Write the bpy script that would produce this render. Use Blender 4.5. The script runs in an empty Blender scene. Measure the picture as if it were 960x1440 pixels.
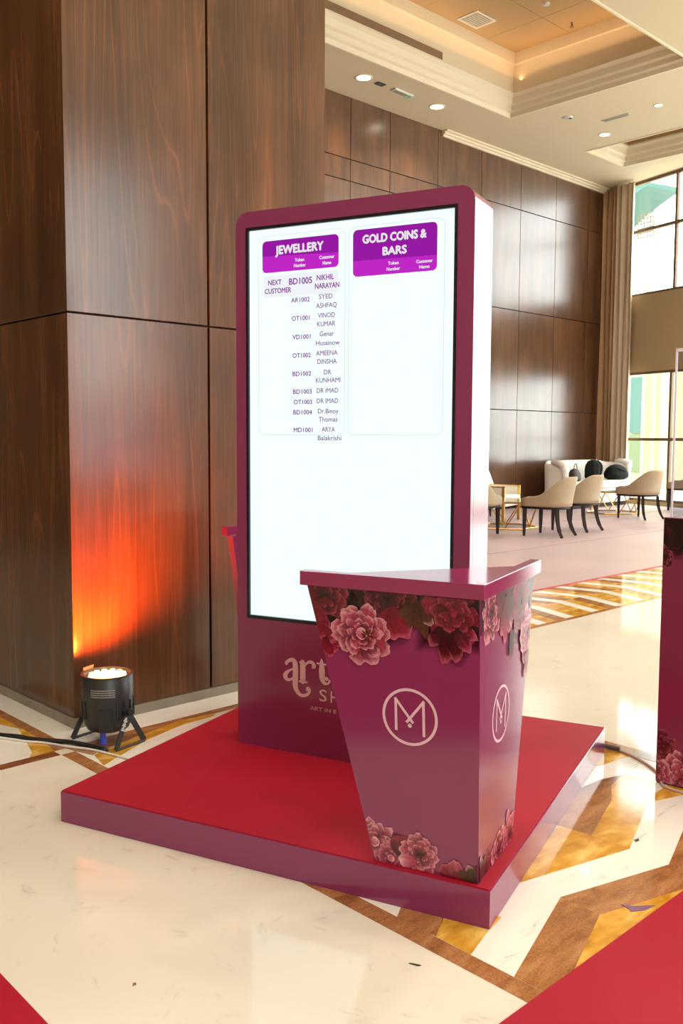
import bpy, bmesh, math, random
from mathutils import Vector, Matrix
PI = math.pi
R = math.radians
random.seed(7)
SC = bpy.context.scene
COL = SC.collection

# ------------------------------------------------------------------ camera
cam_d = bpy.data.cameras.new('camera')
cam_d.sensor_fit = 'HORIZONTAL'; cam_d.sensor_width = 36.0; cam_d.lens = 1290/960*36.0
cam_d.clip_start = 0.05; cam_d.clip_end = 300
cam = bpy.data.objects.new('camera', cam_d); COL.objects.link(cam)
AZ, PITCH, ROLL = R(46.2), R(4.61), R(0.25)
Fh = Vector((math.cos(AZ), math.sin(AZ), 0)); R0 = Vector((math.sin(AZ), -math.cos(AZ), 0))
fw = Fh*math.cos(PITCH) - Vector((0, 0, 1))*math.sin(PITCH)
up0 = R0.cross(fw)
Rv = R0*math.cos(ROLL) + up0*math.sin(ROLL); Uv = -R0*math.sin(ROLL) + up0*math.cos(ROLL)
m = Matrix((Rv, Uv, -fw)).transposed().to_4x4(); m.translation = Vector((0, 0, 1.4))
cam.matrix_world = m
SC.camera = cam

# ------------------------------------------------------------------ world, exposure
W = bpy.data.worlds.new('daylight'); SC.world = W; W.use_nodes = True
bg = W.node_tree.nodes['Background']; bg.inputs[0].default_value = (0.93, 1.0, 0.97, 1); bg.inputs[1].default_value = 9.0
SC.view_settings.view_transform = 'Standard'; SC.view_settings.look = 'None'
SC.view_settings.gamma = 1.0; SC.view_settings.use_curve_mapping = False
SC.view_settings.exposure = -0.25

def lamp(name, kind, loc, energy, color=(1, 1, 1), size=0.2, size_y=None, direction=None, axis=None, **kw):
    d = bpy.data.lights.new(name, kind); d.energy = energy; d.color = color
    if kind == 'AREA':
        d.size = size
        if size_y: d.shape = 'RECTANGLE'; d.size_y = size_y
    else: d.shadow_soft_size = size
    for k, v in kw.items(): setattr(d, k, v)
    o = bpy.data.objects.new(name, d); COL.objects.link(o); o.location = loc
    if direction is not None: o.rotation_euler = Vector(direction).to_track_quat('-Z', 'Y').to_euler()
    if axis is not None:
        z_ = -Vector(direction).normalized(); x_ = Vector(axis); y_ = z_.cross(x_).normalized(); o.rotation_euler = Matrix((x_, y_, z_)).transposed().to_euler()
    return o

# window wall: starts at the far right corner of the room and runs towards the camera's right
WX0, WY0, WANG = 18.68, 10.95, R(254.5)
WD = Vector((math.cos(WANG), math.sin(WANG), 0)); WN = Vector((-WD.y, WD.x, 0))   # WN points out of the room
BAYS = [(0.62, 3.14), (4.4, 12.4), (13.6, 17.4)]
ZS1 = [(0.08, 2.84), (4.47, 6.87)]; ZS2 = [(0.08, 6.87)]       # the first bay has a plastered band between its windows
CEIL = 6.88
def wpt(s, d, z): return Vector((WX0, WY0, 0)) + WD*s + WN*d + Vector((0, 0, z))
SOUTH = -6.4
SBAYS = [(-3, 1), (6, 9)]  # unseen window bays, added so daylight enters from behind the camera
for a, b in BAYS:
    for z0, z1 in (ZS1 if a < 1 else ZS2):
        p = lamp('window_portal', 'AREA', wpt((a+b)/2, 0.32, (z0+z1)/2), 1, size=(b-a), size_y=(z1-z0), direction=-WN)
        p.data.cycles.is_portal = True
for a, b in SBAYS:
    p = lamp('window_portal', 'AREA', Vector(((a+b)/2, SOUTH-0.3, 3.3)), 1, size=(b-a), size_y=5.4, direction=(0, 1, 0))
    p.data.cycles.is_portal = True
# warm strip lamps hidden in the recessed ceiling coffer
COVE = (1.0, 0.60, 0.30)
lamp('cove_strip', 'AREA', (8.3, 9.36, 7.36), 18, COVE, 9.6, 0.05, (0, -0.25, 1), (1, 0, 0))
lamp('cove_strip', 'AREA', (12.86, 8.05, 7.34), 7.5, COVE, 2.3, 0.05, (-0.25, 0, 1), (0, 1, 0))
# downlights in view: (x, y, watts); loops below append unseen fill lamps
DOWN = [(10.24, 10.23, 60), (11.98, 10.25, 60), (15.2, 9.04, 55), (14.52, 7.66, 12)]
for x in (2.5, 5.5, 8.5): DOWN.append((x, 10.24, 60))
for x in (0.2, 2.6, 5.0, 7.6, 10.2, 12.6):
    for y in (-3.6, -0.8, 2.0, 4.9): DOWN.append((x, y, 60))  # unseen grid of ceiling lamps, added to brighten the foreground

# ------------------------------------------------------------------ material helpers
def mat(name):
    M = bpy.data.materials.new(name); M.use_nodes = True
    return M, M.node_tree, M.node_tree.nodes, M.node_tree.links, M.node_tree.nodes['Principled BSDF']
def plain(name, col, rough=0.5, metal=0.0, spec=0.5, coat=0.0, bump=0.0, bscale=60, var=0.0, vscale=8.0, sheen=0.0, ior=None, emit=None, estr=0.0):
    M, nt, N, L, P = mat(name)
    P.inputs['Base Color'].default_value = (*col, 1); P.inputs['Roughness'].default_value = rough
    P.inputs['Metallic'].default_value = metal; P.inputs['Specular IOR Level'].default_value = spec
    P.inputs['Coat Weight'].default_value = coat; P.inputs['Coat Roughness'].default_value = 0.13
    if ior: P.inputs['IOR'].default_value = ior
    if sheen: P.inputs['Sheen Weight'].default_value = sheen
    if emit: P.inputs['Emission Color'].default_value = (*emit, 1); P.inputs['Emission Strength'].default_value = estr
    tc = N.new('ShaderNodeTexCoord')
    if var:
        n = N.new('ShaderNodeTexNoise'); n.inputs['Scale'].default_value = vscale; n.inputs['Detail'].default_value = 5
        L.new(tc.outputs['Object'], n.inputs['Vector'])
        r = N.new('ShaderNodeValToRGB'); e = r.color_ramp.elements
        e[0].position = 0.3; e[0].color = (*[c*(1-var) for c in col], 1); e[1].position = 0.7; e[1].color = (*[min(1, c*(1+var)) for c in col], 1)
        L.new(n.outputs[0], r.inputs[0]); L.new(r.outputs[0], P.inputs['Base Color'])
    if bump:
        n = N.new('ShaderNodeTexNoise'); n.inputs['Scale'].default_value = bscale; n.inputs['Detail'].default_value = 3
        L.new(tc.outputs['Object'], n.inputs['Vector'])
        b = N.new('ShaderNodeBump'); b.inputs['Strength'].default_value = bump; b.inputs['Distance'].default_value = 0.01
        L.new(n.outputs[0], b.inputs['Height']); L.new(b.outputs[0], P.inputs['Normal'])
    return M
def ramp(N, stops):
    r = N.new('ShaderNodeValToRGB'); cr = r.color_ramp
    cr.elements[0].position = stops[0][0]; cr.elements[0].color = (*stops[0][1], 1)
    cr.elements[1].position = stops[-1][0]; cr.elements[1].color = (*stops[-1][1], 1)
    for p, c in stops[1:-1]:
        e = cr.elements.new(p); e.color = (*c, 1)
    return r
def wood(name, dark, mid, streak, rough=0.25, scale=1.0):
    M, nt, N, L, P = mat(name)
    tc = N.new('ShaderNodeTexCoord'); oi = N.new('ShaderNodeObjectInfo')
    off = N.new('ShaderNodeVectorMath'); off.operation = 'MULTIPLY_ADD'
    L.new(oi.outputs['Random'], off.inputs[0]); off.inputs[1].default_value = (37, 53, 71)
    L.new(tc.outputs['Object'], off.inputs[2])
    def noise(sx, sz, detail, dist=0.0):
        mp = N.new('ShaderNodeMapping'); mp.inputs['Scale'].default_value = (sx*scale, sx*scale, sz*scale)
        L.new(off.outputs[0], mp.inputs['Vector'])
        n = N.new('ShaderNodeTexNoise'); n.inputs['Scale'].default_value = 1.0; n.inputs['Detail'].default_value = detail
        n.inputs['Distortion'].default_value = dist; L.new(mp.outputs[0], n.inputs['Vector'])
        return n
    fine = noise(110, 2.2, 4); broad = noise(5.0, 0.35, 3, 0.6); cloud = noise(2.2, 1.6, 4)
    add = N.new('ShaderNodeMath'); add.operation = 'MULTIPLY_ADD'
    L.new(fine.outputs[0], add.inputs[0]); add.inputs[1].default_value = 0.35
    mul = N.new('ShaderNodeMath'); mul.operation = 'MULTIPLY'; mul.inputs[1].default_value = 0.65
    L.new(broad.outputs[0], mul.inputs[0]); L.new(mul.outputs[0], add.inputs[2])
    r = ramp(N, [(0.36, dark), (0.52, mid), (0.66, tuple(c*1.35 for c in mid))])
    L.new(add.outputs[0], r.inputs[0])
    # long reddish flame lines of the veneer
    mp = N.new('ShaderNodeMapping'); mp.inputs['Scale'].default_value = (3.2*scale, 3.2*scale, 0.22*scale); L.new(off.outputs[0], mp.inputs['Vector'])
    wv = N.new('ShaderNodeTexNoise'); wv.inputs['Scale'].default_value = 1.0; wv.inputs['Detail'].default_value = 1.0; wv.inputs['Distortion'].default_value = 1.3
    L.new(mp.outputs[0], wv.inputs['Vector'])
    fr = N.new('ShaderNodeMath'); fr.operation = 'MULTIPLY'; fr.inputs[1].default_value = 9.0; L.new(wv.outputs[0], fr.inputs[0])
    pp = N.new('ShaderNodeMath'); pp.operation = 'PINGPONG'; pp.inputs[1].default_value = 0.5; L.new(fr.outputs[0], pp.inputs[0])
    ln = ramp(N, [(0.0, (0.8, 0.8, 0.8)), (0.05, (0.15, 0.15, 0.15)), (0.13, (0, 0, 0))]); L.new(pp.outputs[0], ln.inputs[0])
    g = N.new('ShaderNodeMath'); g.operation = 'MULTIPLY'; L.new(ln.outputs[0], g.inputs[0]); L.new(cloud.outputs[0], g.inputs[1])
    mx = N.new('ShaderNodeMix'); mx.data_type = 'RGBA'; L.new(g.outputs[0], mx.inputs['Factor'])
    L.new(r.outputs[0], mx.inputs['A']); mx.inputs['B'].default_value = (*streak, 1)
    # slow cloudy variation
    hv = N.new('ShaderNodeHueSaturation'); L.new(mx.outputs['Result'], hv.inputs['Color'])
    mr = N.new('ShaderNodeMapRange'); mr.inputs[1].default_value = 0.3; mr.inputs[2].default_value = 0.7; mr.inputs[3].default_value = 0.75; mr.inputs[4].default_value = 1.25
    L.new(cloud.outputs[0], mr.inputs[0]); L.new(mr.outputs[0], hv.inputs['Value'])
    L.new(hv.outputs[0], P.inputs['Base Color'])
    P.inputs['Roughness'].default_value = rough; P.inputs['Coat Weight'].default_value = 0.35; P.inputs['Coat Roughness'].default_value = 0.16
    b = N.new('ShaderNodeBump'); b.inputs['Strength'].default_value = 0.04; b.inputs['Distance'].default_value = 0.003
    L.new(fine.outputs[0], b.inputs['Height']); L.new(b.outputs[0], P.inputs['Normal'])
    return M
def marble(name, base, vein, rough=0.07, vs=1.3, amount=0.5, stretch=(1, 1, 1), fleck=True):
    M, nt, N, L, P = mat(name)
    tc = N.new('ShaderNodeTexCoord'); mp = N.new('ShaderNodeMapping'); L.new(tc.outputs['Object'], mp.inputs['Vector'])
    mp.inputs['Scale'].default_value = stretch; mp.inputs['Rotation'].default_value = (0, 0, 0.5)
    n1 = N.new('ShaderNodeTexNoise'); n1.inputs['Scale'].default_value = vs; n1.inputs['Detail'].default_value = 6; n1.inputs['Distortion'].default_value = 1.2
    L.new(mp.outputs[0], n1.inputs['Vector'])
    sb = N.new('ShaderNodeMath'); sb.operation = 'SUBTRACT'; sb.inputs[1].default_value = 0.5; L.new(n1.outputs[0], sb.inputs[0])
    ab = N.new('ShaderNodeMath'); ab.operation = 'ABSOLUTE'; L.new(sb.outputs[0], ab.inputs[0])
    r = ramp(N, [(0.0, (1, 1, 1)), (0.012, (0.25, 0.25, 0.25)), (0.05, (0, 0, 0))]); L.new(ab.outputs[0], r.inputs[0])
    n2 = N.new('ShaderNodeTexNoise'); n2.inputs['Scale'].default_value = vs*3.1; n2.inputs['Detail'].default_value = 4; L.new(mp.outputs[0], n2.inputs['Vector'])
    gate = ramp(N, [(0.52, (0, 0, 0)), (0.68, (1, 1, 1))]); L.new(n2.outputs[0], gate.inputs[0])
    mu = N.new('ShaderNodeMath'); mu.operation = 'MULTIPLY'; L.new(r.outputs[0], mu.inputs[0]); L.new(gate.outputs[0], mu.inputs[1])
    m2 = N.new('ShaderNodeMath'); m2.operation = 'MULTIPLY'; m2.inputs[1].default_value = amount; L.new(mu.outputs[0], m2.inputs[0])
    n3 = N.new('ShaderNodeTexNoise'); n3.inputs['Scale'].default_value = 0.9; n3.inputs['Detail'].default_value = 5; L.new(mp.outputs[0], n3.inputs['Vector'])
    tone = ramp(N, [(0.3, tuple(c*0.93 for c in base)), (0.7, tuple(min(1, c*1.04) for c in base))]); L.new(n3.outputs[0], tone.inputs[0])
    mx = N.new('ShaderNodeMix'); mx.data_type = 'RGBA'; L.new(m2.outputs[0], mx.inputs['Factor'])
    L.new(tone.outputs[0], mx.inputs['A']); mx.inputs['B'].default_value = (*vein, 1)
    L.new(mx.outputs['Result'], P.inputs['Base Color'])
    P.inputs['Roughness'].default_value = rough; P.inputs['IOR'].default_value = 1.5
    return M
def stone(name, c0, c1, c2, scale=6, stretch=(1, 1, 1), rough=0.09, grain=60):
    M, nt, N, L, P = mat(name)
    tc = N.new('ShaderNodeTexCoord'); mp = N.new('ShaderNodeMapping'); L.new(tc.outputs['Object'], mp.inputs['Vector']); mp.inputs['Scale'].default_value = stretch
    n1 = N.new('ShaderNodeTexNoise'); n1.inputs['Scale'].default_value = scale; n1.inputs['Detail'].default_value = 7; n1.inputs['Distortion'].default_value = 0.8
    L.new(mp.outputs[0], n1.inputs['Vector'])
    n2 = N.new('ShaderNodeTexNoise'); n2.inputs['Scale'].default_value = grain; n2.inputs['Detail'].default_value = 3; L.new(tc.outputs['Object'], n2.inputs['Vector'])
    ad = N.new('ShaderNodeMath'); ad.operation = 'MULTIPLY_ADD'; ad.inputs[1].default_value = 0.35; L.new(n2.outputs[0], ad.inputs[0])
    m1 = N.new('ShaderNodeMath'); m1.operation = 'MULTIPLY'; m1.inputs[1].default_value = 0.65; L.new(n1.outputs[0], m1.inputs[0]); L.new(m1.outputs[0], ad.inputs[2])
    r = ramp(N, [(0.36, c0), (0.5, c1), (0.64, c2)]); L.new(ad.outputs[0], r.inputs[0]); L.new(r.outputs[0], P.inputs['Base Color'])
    P.inputs['Roughness'].default_value = rough
    return M
def emitter(name, col, s):
    M, nt, N, L, P = mat(name); N.remove(P); e = N.new('ShaderNodeEmission'); e.inputs[0].default_value = (*col, 1); e.inputs[1].default_value = s
    L.new(e.outputs[0], N['Material Output'].inputs[0]); return M
def glassy(name, tint=(1, 1, 1), refl=0.08):
    M, nt, N, L, P = mat(name); N.remove(P)
    t = N.new('ShaderNodeBsdfTransparent'); t.inputs[0].default_value = (*tint, 1)
    g = N.new('ShaderNodeBsdfGlossy'); g.inputs['Roughness'].default_value = 0.02
    fr = N.new('ShaderNodeFresnel'); fr.inputs[0].default_value = 1.45
    ge = N.new('ShaderNodeNewGeometry'); iv = N.new('ShaderNodeMath'); iv.operation = 'MULTIPLY_ADD'; iv.inputs[1].default_value = -1; iv.inputs[2].default_value = 1
    L.new(ge.outputs['Backfacing'], iv.inputs[0]); mm = N.new('ShaderNodeMath'); mm.operation = 'MULTIPLY'; L.new(iv.outputs[0], mm.inputs[0]); L.new(fr.outputs[0], mm.inputs[1])
    x = N.new('ShaderNodeMixShader'); L.new(mm.outputs[0], x.inputs[0]); L.new(t.outputs[0], x.inputs[1]); L.new(g.outputs[0], x.inputs[2])
    L.new(x.outputs[0], N['Material Output'].inputs[0]); return M

M_wood = wood('walnut_veneer', (0.062, 0.025, 0.010), (0.105, 0.043, 0.017), (0.26, 0.080, 0.026), 0.24)
M_wood_back = wood('walnut_back', (0.060, 0.023, 0.009), (0.105, 0.043, 0.017), (0.17, 0.06, 0.022), 0.30); M_wood_back.node_tree.nodes['Principled BSDF'].inputs['Coat Weight'].default_value = 1.0; M_wood_back.node_tree.nodes['Principled BSDF'].inputs['Coat Roughness'].default_value = 0.24
M_gap = plain('joint_shadow_gap', (0.012, 0.008, 0.006), 0.8)
M_skirt = plain('grey_stone', (0.27, 0.235, 0.19), 0.2, var=0.15, vscale=5)
M_cream = marble('cream_marble', (0.77, 0.72, 0.62), (0.42, 0.38, 0.32), 0.06, 3.4, 0.5)
M_white = marble('white_marble', (0.84, 0.81, 0.75), (0.36, 0.36, 0.36), 0.06, 3.0, 0.8, (0.6, 3.0, 1))
M_brown = stone('brown_travertine', (0.22, 0.085, 0.03), (0.36, 0.15, 0.055), (0.46, 0.23, 0.10), 5, (1, 4, 1), grain=150)
M_darkbrown = stone('dark_brown_stone', (0.15, 0.05, 0.018), (0.22, 0.08, 0.03), (0.30, 0.13, 0.05), 9, (1, 4, 1), grain=90)
M_amber = stone('amber_onyx', (0.42, 0.17, 0.015), (0.62, 0.32, 0.035), (0.80, 0.52, 0.14), 5, (1, 3, 1), grain=12)
M_mag = plain('magenta_laminate', (0.235, 0.028, 0.105), 0.18, spec=0.5, ior=1.5, coat=0.32, bump=0.012, bscale=9)
M_mag_top = plain('magenta_laminate_top', (0.27, 0.020, 0.095), 0.14, spec=0.5, coat=0.5, bump=0.01, bscale=9)
M_red = plain('red_carpet', (0.36, 0.003, 0.020), 0.62, spec=0.30, bump=0.15, bscale=420, var=0.04, vscale=3)
M_pinkcarpet = plain('mauve_carpet', (0.47, 0.345, 0.35), 0.40, spec=0.5, bump=0.05, bscale=60, var=0.10, vscale=0.8)
M_ceil = plain('ceiling_paint', (0.62, 0.52, 0.35), 0.75)
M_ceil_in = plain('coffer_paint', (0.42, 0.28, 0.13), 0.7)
M_crown = plain('crown_paint', (0.70, 0.61, 0.44), 0.6)
M_beige = plain('beige_plaster', (0.44, 0.33, 0.18), 0.8)
M_black = plain('black_plastic', (0.016, 0.016, 0.018), 0.35)
M_blacksat = plain('black_metal', (0.02, 0.02, 0.022), 0.42, spec=0.6)
M_bezel = plain('screen_bezel', (0.006, 0.007, 0.012), 0.12)
M_screen = emitter('lit_screen', (0.86, 1.0, 1.0), 1.30)
M_card = emitter('lit_screen_line', (0.74, 0.88, 0.90), 1.0)
M_cell = emitter('lit_screen_cell', (0.93, 0.96, 1.0), 1.12)
M_hdr = emitter('lit_header_dark', (0.36, 0.012, 0.43), 1.0)
M_hdr2 = emitter('lit_header_light', (0.62, 0.025, 0.66), 1.0)
M_txw = emitter('lit_text_white', (1, 0.93, 1), 1.0)
M_txp = emitter('lit_text_purple', (0.33, 0.08, 0.42), 1.0)
M_txd = emitter('lit_text_mauve', (0.36, 0.20, 0.40), 1.0)
M_logo = plain('pale_pink_print', (0.72, 0.50, 0.57), 0.4)
M_uph = plain('beige_upholstery', (0.39, 0.295, 0.19), 0.7, bump=0.05, bscale=120, var=0.04)
M_uphw = plain('white_upholstery', (0.80, 0.77, 0.70), 0.6, bump=0.03, bscale=60)
M_dkwood = plain('dark_stained_wood', (0.022, 0.010, 0.008), 0.5, spec=0.25)
M_gold = plain('brushed_gold', (0.72, 0.46, 0.13), 0.26, metal=1.0)
M_glass = glassy('window_glass')
M_acry = glassy('clear_acrylic', (0.90, 0.90, 0.94))
M_frame = plain('bronze_frame', (0.17, 0.10, 0.05), 0.45)
M_alu = plain('light_frame', (0.70, 0.66, 0.50), 0.4)
M_curt = plain('tan_curtain', (0.46, 0.275, 0.15), 0.85, var=0.08, vscale=3)
M_bag = plain('black_nylon', (0.008, 0.009, 0.008), 0.8, spec=0.15, bump=0.2, bscale=50)
M_bagb = plain('brown_leather', (0.03, 0.013, 0.008), 0.55, spec=0.3)
M_blue = plain('blue_plug', (0.05, 0.06, 0.60), 0.35)
M_wht = plain('white_plastic', (0.75, 0.72, 0.68), 0.4)
M_grey = plain('grey_cable', (0.12, 0.11, 0.10), 0.5)
M_lamp = emitter('lit_downlight', (1.0, 0.86, 0.66), 14)
M_par = emitter('lit_led', (1.0, 0.50, 0.18), 18)
M_ext = plain('outdoor_plaster', (0.34, 0.31, 0.17), 0.8)
M_teal = plain('teal_canopy', (0.028, 0.095, 0.075), 0.6)
M_green = plain('green_glass', (0.07, 0.105, 0.03), 0.3)
M_pave = plain('outdoor_paving', (0.75, 0.72, 0.66), 0.8)
M_metal = plain('white_metal', (0.6, 0.6, 0.56), 0.4, metal=0.3)
M_vent = plain('vent_grey', (0.30, 0.27, 0.22), 0.6)

# ------------------------------------------------------------------ mesh helpers
def bx(bm, x0, x1, y0, y1, z0, z1, M=None):
    v = [bm.verts.new((x, y, z)) for x in (x0, x1) for y in (y0, y1) for z in (z0, z1)]
    for f in ((0, 1, 3, 2), (4, 6, 7, 5), (0, 4, 5, 1), (2, 3, 7, 6), (0, 2, 6, 4), (1, 5, 7, 3)): bm.faces.new([v[i] for i in f])
    if M is not None:
        for q in v: q.co = M @ q.co
    return v
def prism(bm, pts, z0, z1, M=None):
    ar = sum(pts[i][0]*pts[(i+1) % len(pts)][1]-pts[(i+1) % len(pts)][0]*pts[i][1] for i in range(len(pts)))
    if ar < 0: pts = pts[::-1]
    a = [bm.verts.new((p[0], p[1], z0)) for p in pts]; b = [bm.verts.new((p[0], p[1], z1)) for p in pts]
    n = len(pts); bm.faces.new(a[::-1]); bm.faces.new(b)
    for i in range(n): bm.faces.new((a[i], a[(i+1) % n], b[(i+1) % n], b[i]))
    if M is not None:
        for q in a+b: q.co = M @ q.co
    return a+b
def frustum(bm, q0, q1):
    a = [bm.verts.new(p) for p in q0]; b = [bm.verts.new(p) for p in q1]; n = len(a)
    bm.faces.new(a[::-1]); bm.faces.new(b)
    for i in range(n): bm.faces.new((a[i], a[(i+1) % n], b[(i+1) % n], b[i]))
def tube(bm, pts, r, n=8, cap=True, flat=1.0):
    pts = [Vector(p) for p in pts]; rs = r if isinstance(r, (list, tuple)) else [r]*len(pts)
    rings = []; prev = None
    for i, p in enumerate(pts):
        t = (pts[min(i+1, len(pts)-1)]-pts[max(i-1, 0)]).normalized()
        up = Vector((0, 0, 1)) if abs(t.z) < 0.95 else Vector((1, 0, 0))
        if prev is not None: up = prev
        sx = t.cross(up).normalized(); sy = sx.cross(t).normalized(); prev = sy
        rings.append([bm.verts.new(p+sx*math.cos(a)*rs[i]+sy*math.sin(a)*rs[i]*flat) for a in (2*PI*k/n for k in range(n))])
    for A, B in zip(rings, rings[1:]):
        for k in range(n): bm.faces.new((A[k], A[(k+1) % n], B[(k+1) % n], B[k]))
    if cap: bm.faces.new(rings[0][::-1]); bm.faces.new(rings[-1])
def lathe(bm, prof, n=32, c=(0, 0, 0)):
    c = Vector(c); rings = []
    for r, z in prof:
        if r < 1e-6: rings.append([bm.verts.new(c+Vector((0, 0, z)))])
        else: rings.append([bm.verts.new(c+Vector((r*math.cos(2*PI*k/n), r*math.sin(2*PI*k/n), z))) for k in range(n)])
    for A, B in zip(rings, rings[1:]):
        for k in range(n):
            k2 = (k+1) % n
            if len(A) == 1 and len(B) > 1: bm.faces.new((A[0], B[k2], B[k]))
            elif len(B) == 1 and len(A) > 1: bm.faces.new((A[k], A[k2], B[0]))
            elif len(A) > 1: bm.faces.new((A[k], A[k2], B[k2], B[k]))
def smooth_pts(pts, sub=5):
    out = []
    P = [Vector(p) for p in pts]
    for i in range(len(P)-1):
        p0, p1, p2, p3 = P[max(i-1, 0)], P[i], P[i+1], P[min(i+2, len(P)-1)]
        for k in range(sub):
            t = k/sub
            out.append(0.5*((2*p1)+(p2-p0)*t+(2*p0-5*p1+4*p2-p3)*t*t+(3*p1-p0-3*p2+p3)*t**3))
    out.append(P[-1]); return out
def obj(name, bm, M, parent=None, smooth=False, bevel=0.0, bseg=2, sub=0, mats=None, fixn=True):
    me = bpy.data.meshes.new(name)
    if fixn: bmesh.ops.recalc_face_normals(bm, faces=bm.faces)
    bm.to_mesh(me); bm.free()
    for mm in (mats or [M]): me.materials.append(mm)
    if smooth:
        for p in me.polygons: p.use_smooth = True
    o = bpy.data.objects.new(name, me); COL.objects.link(o)
    if parent is not None: o.parent = parent
    if bevel:
        b = o.modifiers.new('bevel', 'BEVEL'); b.width = bevel; b.segments = bseg; b.limit_method = 'ANGLE'; b.angle_limit = R(40)
        if smooth: b.harden_normals = False
    if sub:
        s = o.modifiers.new('subdivision', 'SUBSURF'); s.levels = sub; s.render_levels = sub
    return o
def tag(o, label=None, cat=None, group=None, kind=None):
    if label: o['label'] = label
    if cat: o['category'] = cat
    if group: o['group'] = group
    if kind: o['kind'] = kind
    return o
def thing(name, label, cat, loc=(0, 0, 0), rz=0.0, group=None):
    o = bpy.data.objects.new(name, None); COL.objects.link(o); o.empty_display_size = 0.1
    o.location = loc; o.rotation_euler = (0, 0, rz)
    return tag(o, label, cat, group)
def struct(name, bm, M, parent=None, **k):
    o = obj(name, bm, M, parent, **k)
    if parent is None: o['kind'] = 'structure'
    return o
def NB(): return bmesh.new()
def dup(src, loc, rz, label, group=None):
    kids = {}
    for o in bpy.data.objects:
        if o.parent is not None: kids.setdefault(o.parent.name, []).append(o)
    def cp(o, par):
        c = o.copy(); COL.objects.link(c); c.parent = par
        for k in kids.get(o.name, []): cp(k, c)
        return c
    r = cp(src, None); r.location = loc; r.rotation_euler = (0, 0, rz); r['label'] = label
    if group: r['group'] = group
    return r

def trim_right(bm, d):
    "cut a slab off along the slanting window wall"
    r_ = bmesh.ops.bisect_plane(bm, geom=bm.verts[:]+bm.edges[:]+bm.faces[:], plane_co=wpt(0, d, 0), plane_no=WN, clear_outer=True)
    bmesh.ops.holes_fill(bm, edges=[e for e in bm.edges if e.is_boundary])
# ------------------------------------------------------------------ floor
bm = NB(); bx(bm, -6, 19.2, SOUTH, 11.1, -0.2, 0.0); trim_right(bm, 0.2); floor = struct('floor', bm, M_cream)
def inlay(pts, M, top=0.0010, name='stone_inlay'):
    bm = NB(); cx = sum(p[0] for p in pts)/len(pts); cy = sum(p[1] for p in pts)/len(pts)
    prism(bm, [(p[0]-cx, p[1]-cy) for p in pts], -0.004, top)
    o = obj(name, bm, M, floor); o.location = (cx, cy, 0); return o
def rect(x0, x1, y0, y1): return [(x0, y0), (x1, y0), (x1, y1), (x0, y1)]
# white field of the patterned border beside the platform
inlay(rect(1.911, 3.68, 1.0, 2.30), M_white, 0.0004)
inlay(rect(1.911, 3.68, 2.30, 3.70), M_white, 0.0004)
inlay(rect(1.911, 3.68, -1.6, 1.0), M_white, 0.0004)
for y0, y1 in ((-6.3, -3.9), (-3.9, -1.6), (-1.6, 0.9), (0.9, 2.4), (2.4, 3.705)): inlay(rect(1.847, 1.911, y0, y1-0.003), M_brown, 0.0014)
for x0, x1 in ((-1.6, 0.2), (0.2, 1.2), (1.2, 1.57), (1.573, 1.845)): inlay(rect(x0, x1-0.003, 3.703, 3.765), M_darkbrown, 0.0014)
inlay([(1.903, 1.746), (1.984, 1.794), (2.031, 1.664), (1.977, 1.638), (1.914, 1.604)], M_brown)
inlay([(1.977, 1.638), (2.063, 1.691), (2.134, 1.539), (2.026, 1.514), (1.913, 1.479), (1.913, 1.604)], M_amber)
inlay([(1.913, 1.337), (2.362, 1.486), (2.355, 1.348), (2.048, 1.244), (1.913, 1.20)], M_brown)
inlay([(2.362, 1.486), (2.809, 1.361), (2.87, 1.222), (2.682, 1.251), (2.355, 1.348)], M_brown)
inlay([(2.809, 1.361), (3.443, 1.561), (3.494, 1.416), (2.87, 1.222)], M_brown)
inlay([(2.048, 1.244), (2.355, 1.348), (2.682, 1.251), (2.797, 1.212), (2.559, 1.084), (1.950, 1.062)], M_amber)
inlay([(2.317, 1.633), (2.808, 1.783), (2.822, 1.655), (2.821, 1.509), (2.369, 1.621)], M_amber)
inlay([(2.796, 1.82), (3.054, 1.926), (3.300, 1.853), (3.164, 1.773), (2.823, 1.656), (2.808, 1.783)], M_brown)
inlay([(3.054, 1.926), (3.315, 1.918), (3.449, 1.88), (3.300, 1.853)], M_darkbrown)
inlay([(3.449, 1.88), (3.300, 1.853), (3.164, 1.773), (2.823, 1.656), (2.821, 1.509), (3.417, 1.727), (3.486, 1.747)], M_amber)
inlay(rect(3.685, 3.775, 1.0, 2.30), M_brown); inlay(rect(3.685, 3.775, 2.303, 3.70), M_brown)
inlay([(3.60, 2.12), (3.674, 2.105), (3.682, 1.976), (3.494, 1.999), (3.439, 2.015)], M_amber)
inlay([(3.60, 1.70), (3.463, 1.542), (3.415, 1.606), (3.273, 1.652), (3.34, 1.69)], M_amber, 0.0016)
inlay([(3.463, 1.542), (3.68, 1.62), (3.68, 1.70), (3.60, 1.70)], M_amber, 0.0016)
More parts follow.
